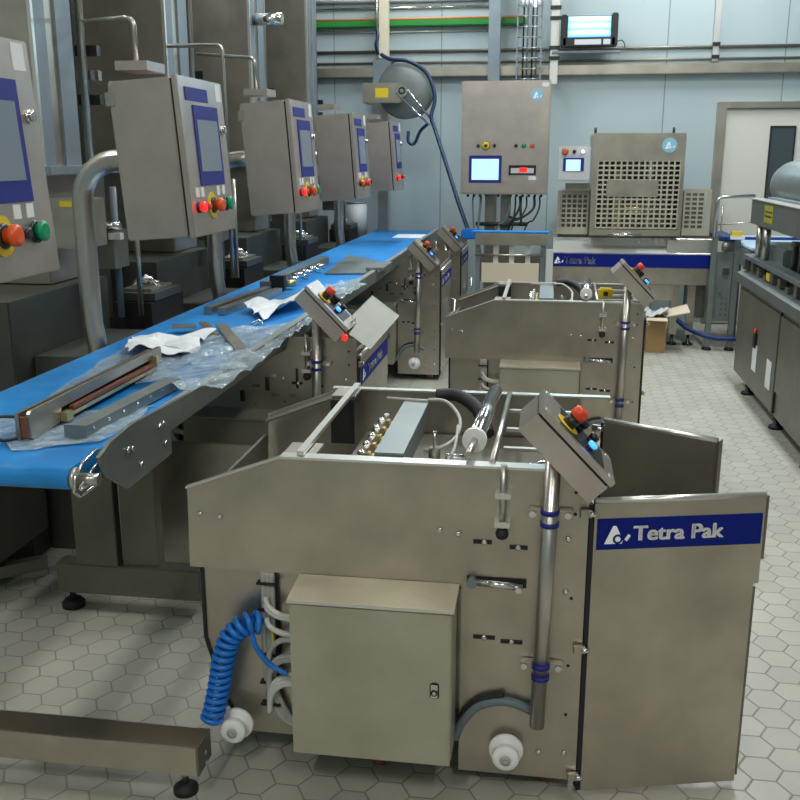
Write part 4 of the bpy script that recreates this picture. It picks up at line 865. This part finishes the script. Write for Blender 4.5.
    # conduit to the pole
    q = MB(); q.m('conduit').tube(smooth([(-.205, 2.385, .155), (-.185, 2.385, .21), (-.14, 2.385, .265), (-.07, 2.385, .285), (-.01, 2.385, .27), (.02, 2.39, .25)]), .013, 10); q.m('vdark').tube(smooth([(-.205, 2.385, .170), (-.188, 2.385, .228), (-.14, 2.385, .282), (-.07, 2.385, .303)]), .006, 6); W(q, 'conduit')
    return T_, W
cart(0, 0, 'steel machine cart in the foreground with lettered door swung open')
c2, W2 = cart(-.955, 1.72, 'steel machine cart docked under the belt, nearest of the docked ones', door='closed', docked=True, full=False, bdx=-.07, bdz=.055)
q = MB(); q.m('side').prism([(-.90, 4.16, 1.0), (-.785, 4.32, 1.12), (-.66, 4.32, 1.03), (-.765, 4.16, .905)], (0, .006, .006)); q.m('edge').obox((-.86, 4.14, 1.02), (.07, .0, .05), (0, .02, 0), (0, 0, .012))
q.build('tilted_cover', None, c2, 'grey open cover plate beside the control box')
q = MB(); q.m('redlit').lathe((-.858, 4.02, .985), (1, -.4, -.2), [(0, .014), (.012, .016), (.02, .008)], 16); q.build('signal_lamp', None, c2, 'red glowing lamp')
c3, W3 = cart(.41, 2.98, 'steel machine cart pulled out in the middle of the aisle', door='closed', full=False, bdz=.045)
q = MB(); q.m('yellow').box((.30, 5.52, .965), (.38, 5.56, 1.02), bev=.008); q.m('black').cyl((.34, 5.52, .99), (.34, 5.515, .99), .014, 12); q.build('yellow_switch', None, c3, 'yellow switch block')
cart(-.95, 5.05, 'steel machine cart docked under the far belt, before the last one', door='closed', docked=True, full=False, bdx=-.06, bdz=-.03)
cart(-.93, 6.60, 'steel machine cart docked under the far belt end, farthest of all', door='closed', docked=True, full=False, bdx=-.03, bdz=-.03)

# ------------------------------------------------------------------ carton, rack, right-hand machine
K = thing('cardboard_box', (1.02, 9.0, 0), 'open brown cardboard box on the floor below the packing machine', 'cardboard box')
q = MB(); q.m('carton').box((.93, 8.86, .002), (1.10, 9.14, .31)); q.build('body', None, K)
q = MB(); q.m('carton2').prism([(.90, 8.78, .305), (1.10, 8.78, .30), (1.10, 8.86, .315), (.93, 8.86, .315)], (0, 0, .006)); q.prism([(1.10, 8.86, .33), (1.30, 8.86, .37), (1.30, 9.10, .41), (1.10, 9.14, .34)], (0, 0, .008)); q.build('flap', None, K)
q = MB(); q.m('palebox').sheet((.90, 8.88, .315), (1.12, 8.88, .315), (1.12, 9.12, .34), (.93, 9.12, .34), 8, 8, .08, 9, 4.4, .002, .1); q.build('liner_bag', None, K)

RK = thing('wire_guide_stand', (1.62, 9.15, 0), 'tall narrow steel stand with perforated panel behind the right-hand machine', 'stand')
for x in (1.50, 1.70):
    q = MB(); q.m('zinc').box((x - .025, 9.05, .03), (x + .025, 9.10, 1.05), bev=.003); lo = q.build('leg', None, RK); MB().lathe((x, 9.075, 0), (0, 0, 1), [(0, .045), (.02, .04), (.032, .015)], 12).build('foot', 'vdark', lo)
q = MB(); q.m('zinc').box((1.53, 9.07, .27), (1.67, 9.09, .90)); q.m('dark').box((1.54, 9.065, .30), (1.55, 9.069, .60)); q.cyl((1.58, 9.06, .52), (1.58, 9.068, .52), .02, 12)
for k in range(4):
    for l in range(2): q.cyl((1.60 + .04 * l, 9.065, .33 + .05 * k), (1.60 + .04 * l, 9.069, .33 + .05 * k), .012, 8)
q.m('chrome').box((1.58, 9.04, .70), (1.64, 9.069, .76)); q.build('panel', None, RK)
q = MB(); q.m('pipe').tube([V((1.48, 9.0, 1.04)), V((1.48, 9.0, 1.33))] + arc((1.54, 9.0, 1.33), (-.06, 0, 0), (0, 0, .06), 0, PI / 2, 5)[1:] + [V((1.80, 9.0, 1.40))], .016, 8); q.tube([(1.54, 9.05, 1.04), (1.54, 9.05, 1.30)], .008, 6); q.tube([(1.50, 9.0, 1.15), (1.95, 9.0, 1.18)], .008, 6); q.build('bent_rail', None, RK)
q = MB(); q.m('bluebelt_far').tube(smooth([(1.24, 9.3, .24), (1.35, 9.15, .17), (1.55, 9.03, .12), (1.80, 9.02, .12)]), .022, 8); q.build('air_hose', None, RK)
q = MB(); q.m('yellow').box((1.63, 9.0, 1.052), (1.72, 9.06, 1.09)); q.m('tag').box((1.62, 8.99, 1.02), (1.74, 9.03, 1.05)); q.m('dark').cyl((1.56, 9.03, .95), (1.62, 9.03, .95), .04, 12); q.build('sensor', None, RK)

TB = thing('turntable_conveyor', (2.4, 9.3, 0), 'pale blue flat belt table with blue rim at right before door', 'conveyor')
q = MB(); q.m('lightbelt').box((1.72, 8.55, .96), (4.0, 9.95, .985), bev=.006); q.build('belt', None, TB)
q = MB(); q.m('bluebelt_far').box((1.545, 9.13, .99), (1.71, 9.9, 1.03), bev=.01); q.box((1.75, 9.4, .986), (4.0, 9.43, 1.01)); q.build('blue_rim', None, TB)
q = MB(); q.m('grey').box((1.72, 8.6, .80), (4.0, 9.9, .955)); q.build('frame', None, TB)
for x, y in ((1.85, 9.8), (3.9, 8.7), (3.9, 9.8), (2.4, 8.65)): MB().box((x - .03, y - .03, 0), (x + .03, y + .03, .80)).build('leg', 'grey', TB)

RM = thing('filling_line', (2.2, 6.6, 0), 'dark steel machine with bolted side panels along the right edge', 'machine')
X = 1.50
q = MB(); q.m('dark').box((X, 5.45, .10), (3.0, 7.75, .80), bev=.004); q.build('body', None, RM)
q = MB(); q.m('dark').box((X - .012, 5.5, .27), (X - .001, 6.32, .76)); q.build('side_panel', None, RM)
q = MB(); q.m('dark').box((X - .012, 6.36, .27), (X - .001, 7.68, .76)); q.build('side_panel', None, RM)
q = MB(); q.m('side').prism([(X - .03, 5.42, .80), (X - .03, 5.42, .87), (X + .06, 5.42, .90), (X + .06, 5.42, .80)], (0, 2.36, 0)); q.build('side_rail', None, RM)
q = MB(); q.m('vdark').box((X + .07, 5.45, .805), (2.9, 7.7, .95)); q.build('inner_trough', None, RM)
q = MB(); q.m('dark')
for k in range(9): q.box((X + .02, 5.7 + k * .22, .905), (X + .065, 5.78 + k * .22, .93 + .03 * (k % 3)))
q.m('yellow').box((X + .02, 6.9, .905), (X + .068, 7.0, .96)); q.build('fitting', None, RM)
q = MB(); q.m('zinc').box((X + .0, 5.43, .985), (X + .10, 7.75, 1.015)); q.build('top_rail', None, RM)
q = MB(); q.m('dark').box((X, 5.43, .901), (X + .06, 5.50, .985)); q.box((X, 7.66, .901), (X + .06, 7.75, .985)); q.build('end_post', None, RM)
q = MB(); q.m('side').box((X + .02, 5.3, 1.25), (X + .10, 7.70, 1.43), bev=.004); q.m('edge').box((X + .0, 5.3, 1.431), (X + .10, 7.70, 1.437)); bm_ = q.build('upper_beam', None, RM)
q = MB(); q.m('dyellow').box((X + .015, 6.95, 1.29), (X + .019, 7.22, 1.41)); q.m('black').box((X + .012, 6.98, 1.33), (X + .0145, 7.19, 1.34)); q.box((X + .012, 6.98, 1.36), (X + .0145, 7.19, 1.37)); q.build('warning_label', None, bm_)
for y in (7.50, 7.28): MB().cyl((X + .06, y, 1.016), (X + .06, y, 1.26), .028, 12).build('post', 'pipe', RM)
for y in (6.72, 6.50): MB().lathe((X + .13, y, .96), (0, 0, 1), [(0, .022), (.20, .022), (.20, .03), (.235, .03)], 12).build('bolt', 'dark', RM)
q = MB(); q.m('zinc').box((X + .10, 6.9, .96), (X + .60, 7.6, 1.12), bev=.01); q.build('cover_box', None, RM)
q = MB(); q.m('zinc').lathe((X + .33, 7.95, 1.53), (0, -1, 0), [(0, .06), (.04, .12), (.12, .165), (.22, .18), (2.2, .18)], 28); q.build('tank', None, RM)
q = MB(); q.m('zinc')
for k in range(8): q.lathe((X + .30, 7.45 - k * .13, 1.695), (0, 0, 1), [(0, .022), (.05, .022), (.06, .012)], 10)
q.build('tank_stud', None, RM)
q = MB(); q.m('zinc').box((X + .10, 5.6, 1.438), (X + .60, 7.55, 1.45)); q.build('tank_tray', None, RM)
q = MB(); q.m('red').cyl((X - .013, 6.98, .545), (X - .03, 6.98, .545), .018, 10); q.m('vdark').box((X - .03, 6.95, .43), (X - .0125, 7.01, .53)); q.build('isolator_switch', None, RM)
for y, z in ((6.98, .36), (6.52, .34)):
    MB().m('tag').box((X - .0145, y - .07, z - .10), (X - .0125, y + .07, z + .09)).build('instruction_sheet', None, RM)
q = MB(); q.m('vdark').box((X - .002, 5.52, .20), (X - .001, 5.60, .25)); q.box((X - .013, 6.325, .12), (X - .001, 6.355, .78)); q.build('seam', None, RM)
for y in (5.56, 6.4, 7.35): MB().lathe((X + .04, y, 0), (0, 0, 1), [(0, .05), (.02, .045), (.03, .02), (.10, .018)], 12).build('foot', 'vdark', RM)

# ------------------------------------------------------------------ world, camera, view
w = bpy.data.worlds.new('World'); sc.world = w; w.use_nodes = True
w.node_tree.nodes['Background'].inputs[0].default_value = (.75, .80, .85, 1); w.node_tree.nodes['Background'].inputs[1].default_value = .13
cam = bpy.data.cameras.new('Camera'); cam.sensor_width = 36; cam.lens = 43.2; cam.clip_end = 100
co = bpy.data.objects.new('Camera', cam); col.objects.link(co); co.location = (0, 0, 1.75); co.rotation_euler = (math.radians(90 - 14.32), 0, math.radians(8.61)); sc.camera = co
sc.view_settings.view_transform = 'Standard'; sc.view_settings.look = 'None'; sc.view_settings.gamma = 1; sc.view_settings.use_curve_mapping = False
sc.view_settings.exposure = 0.16
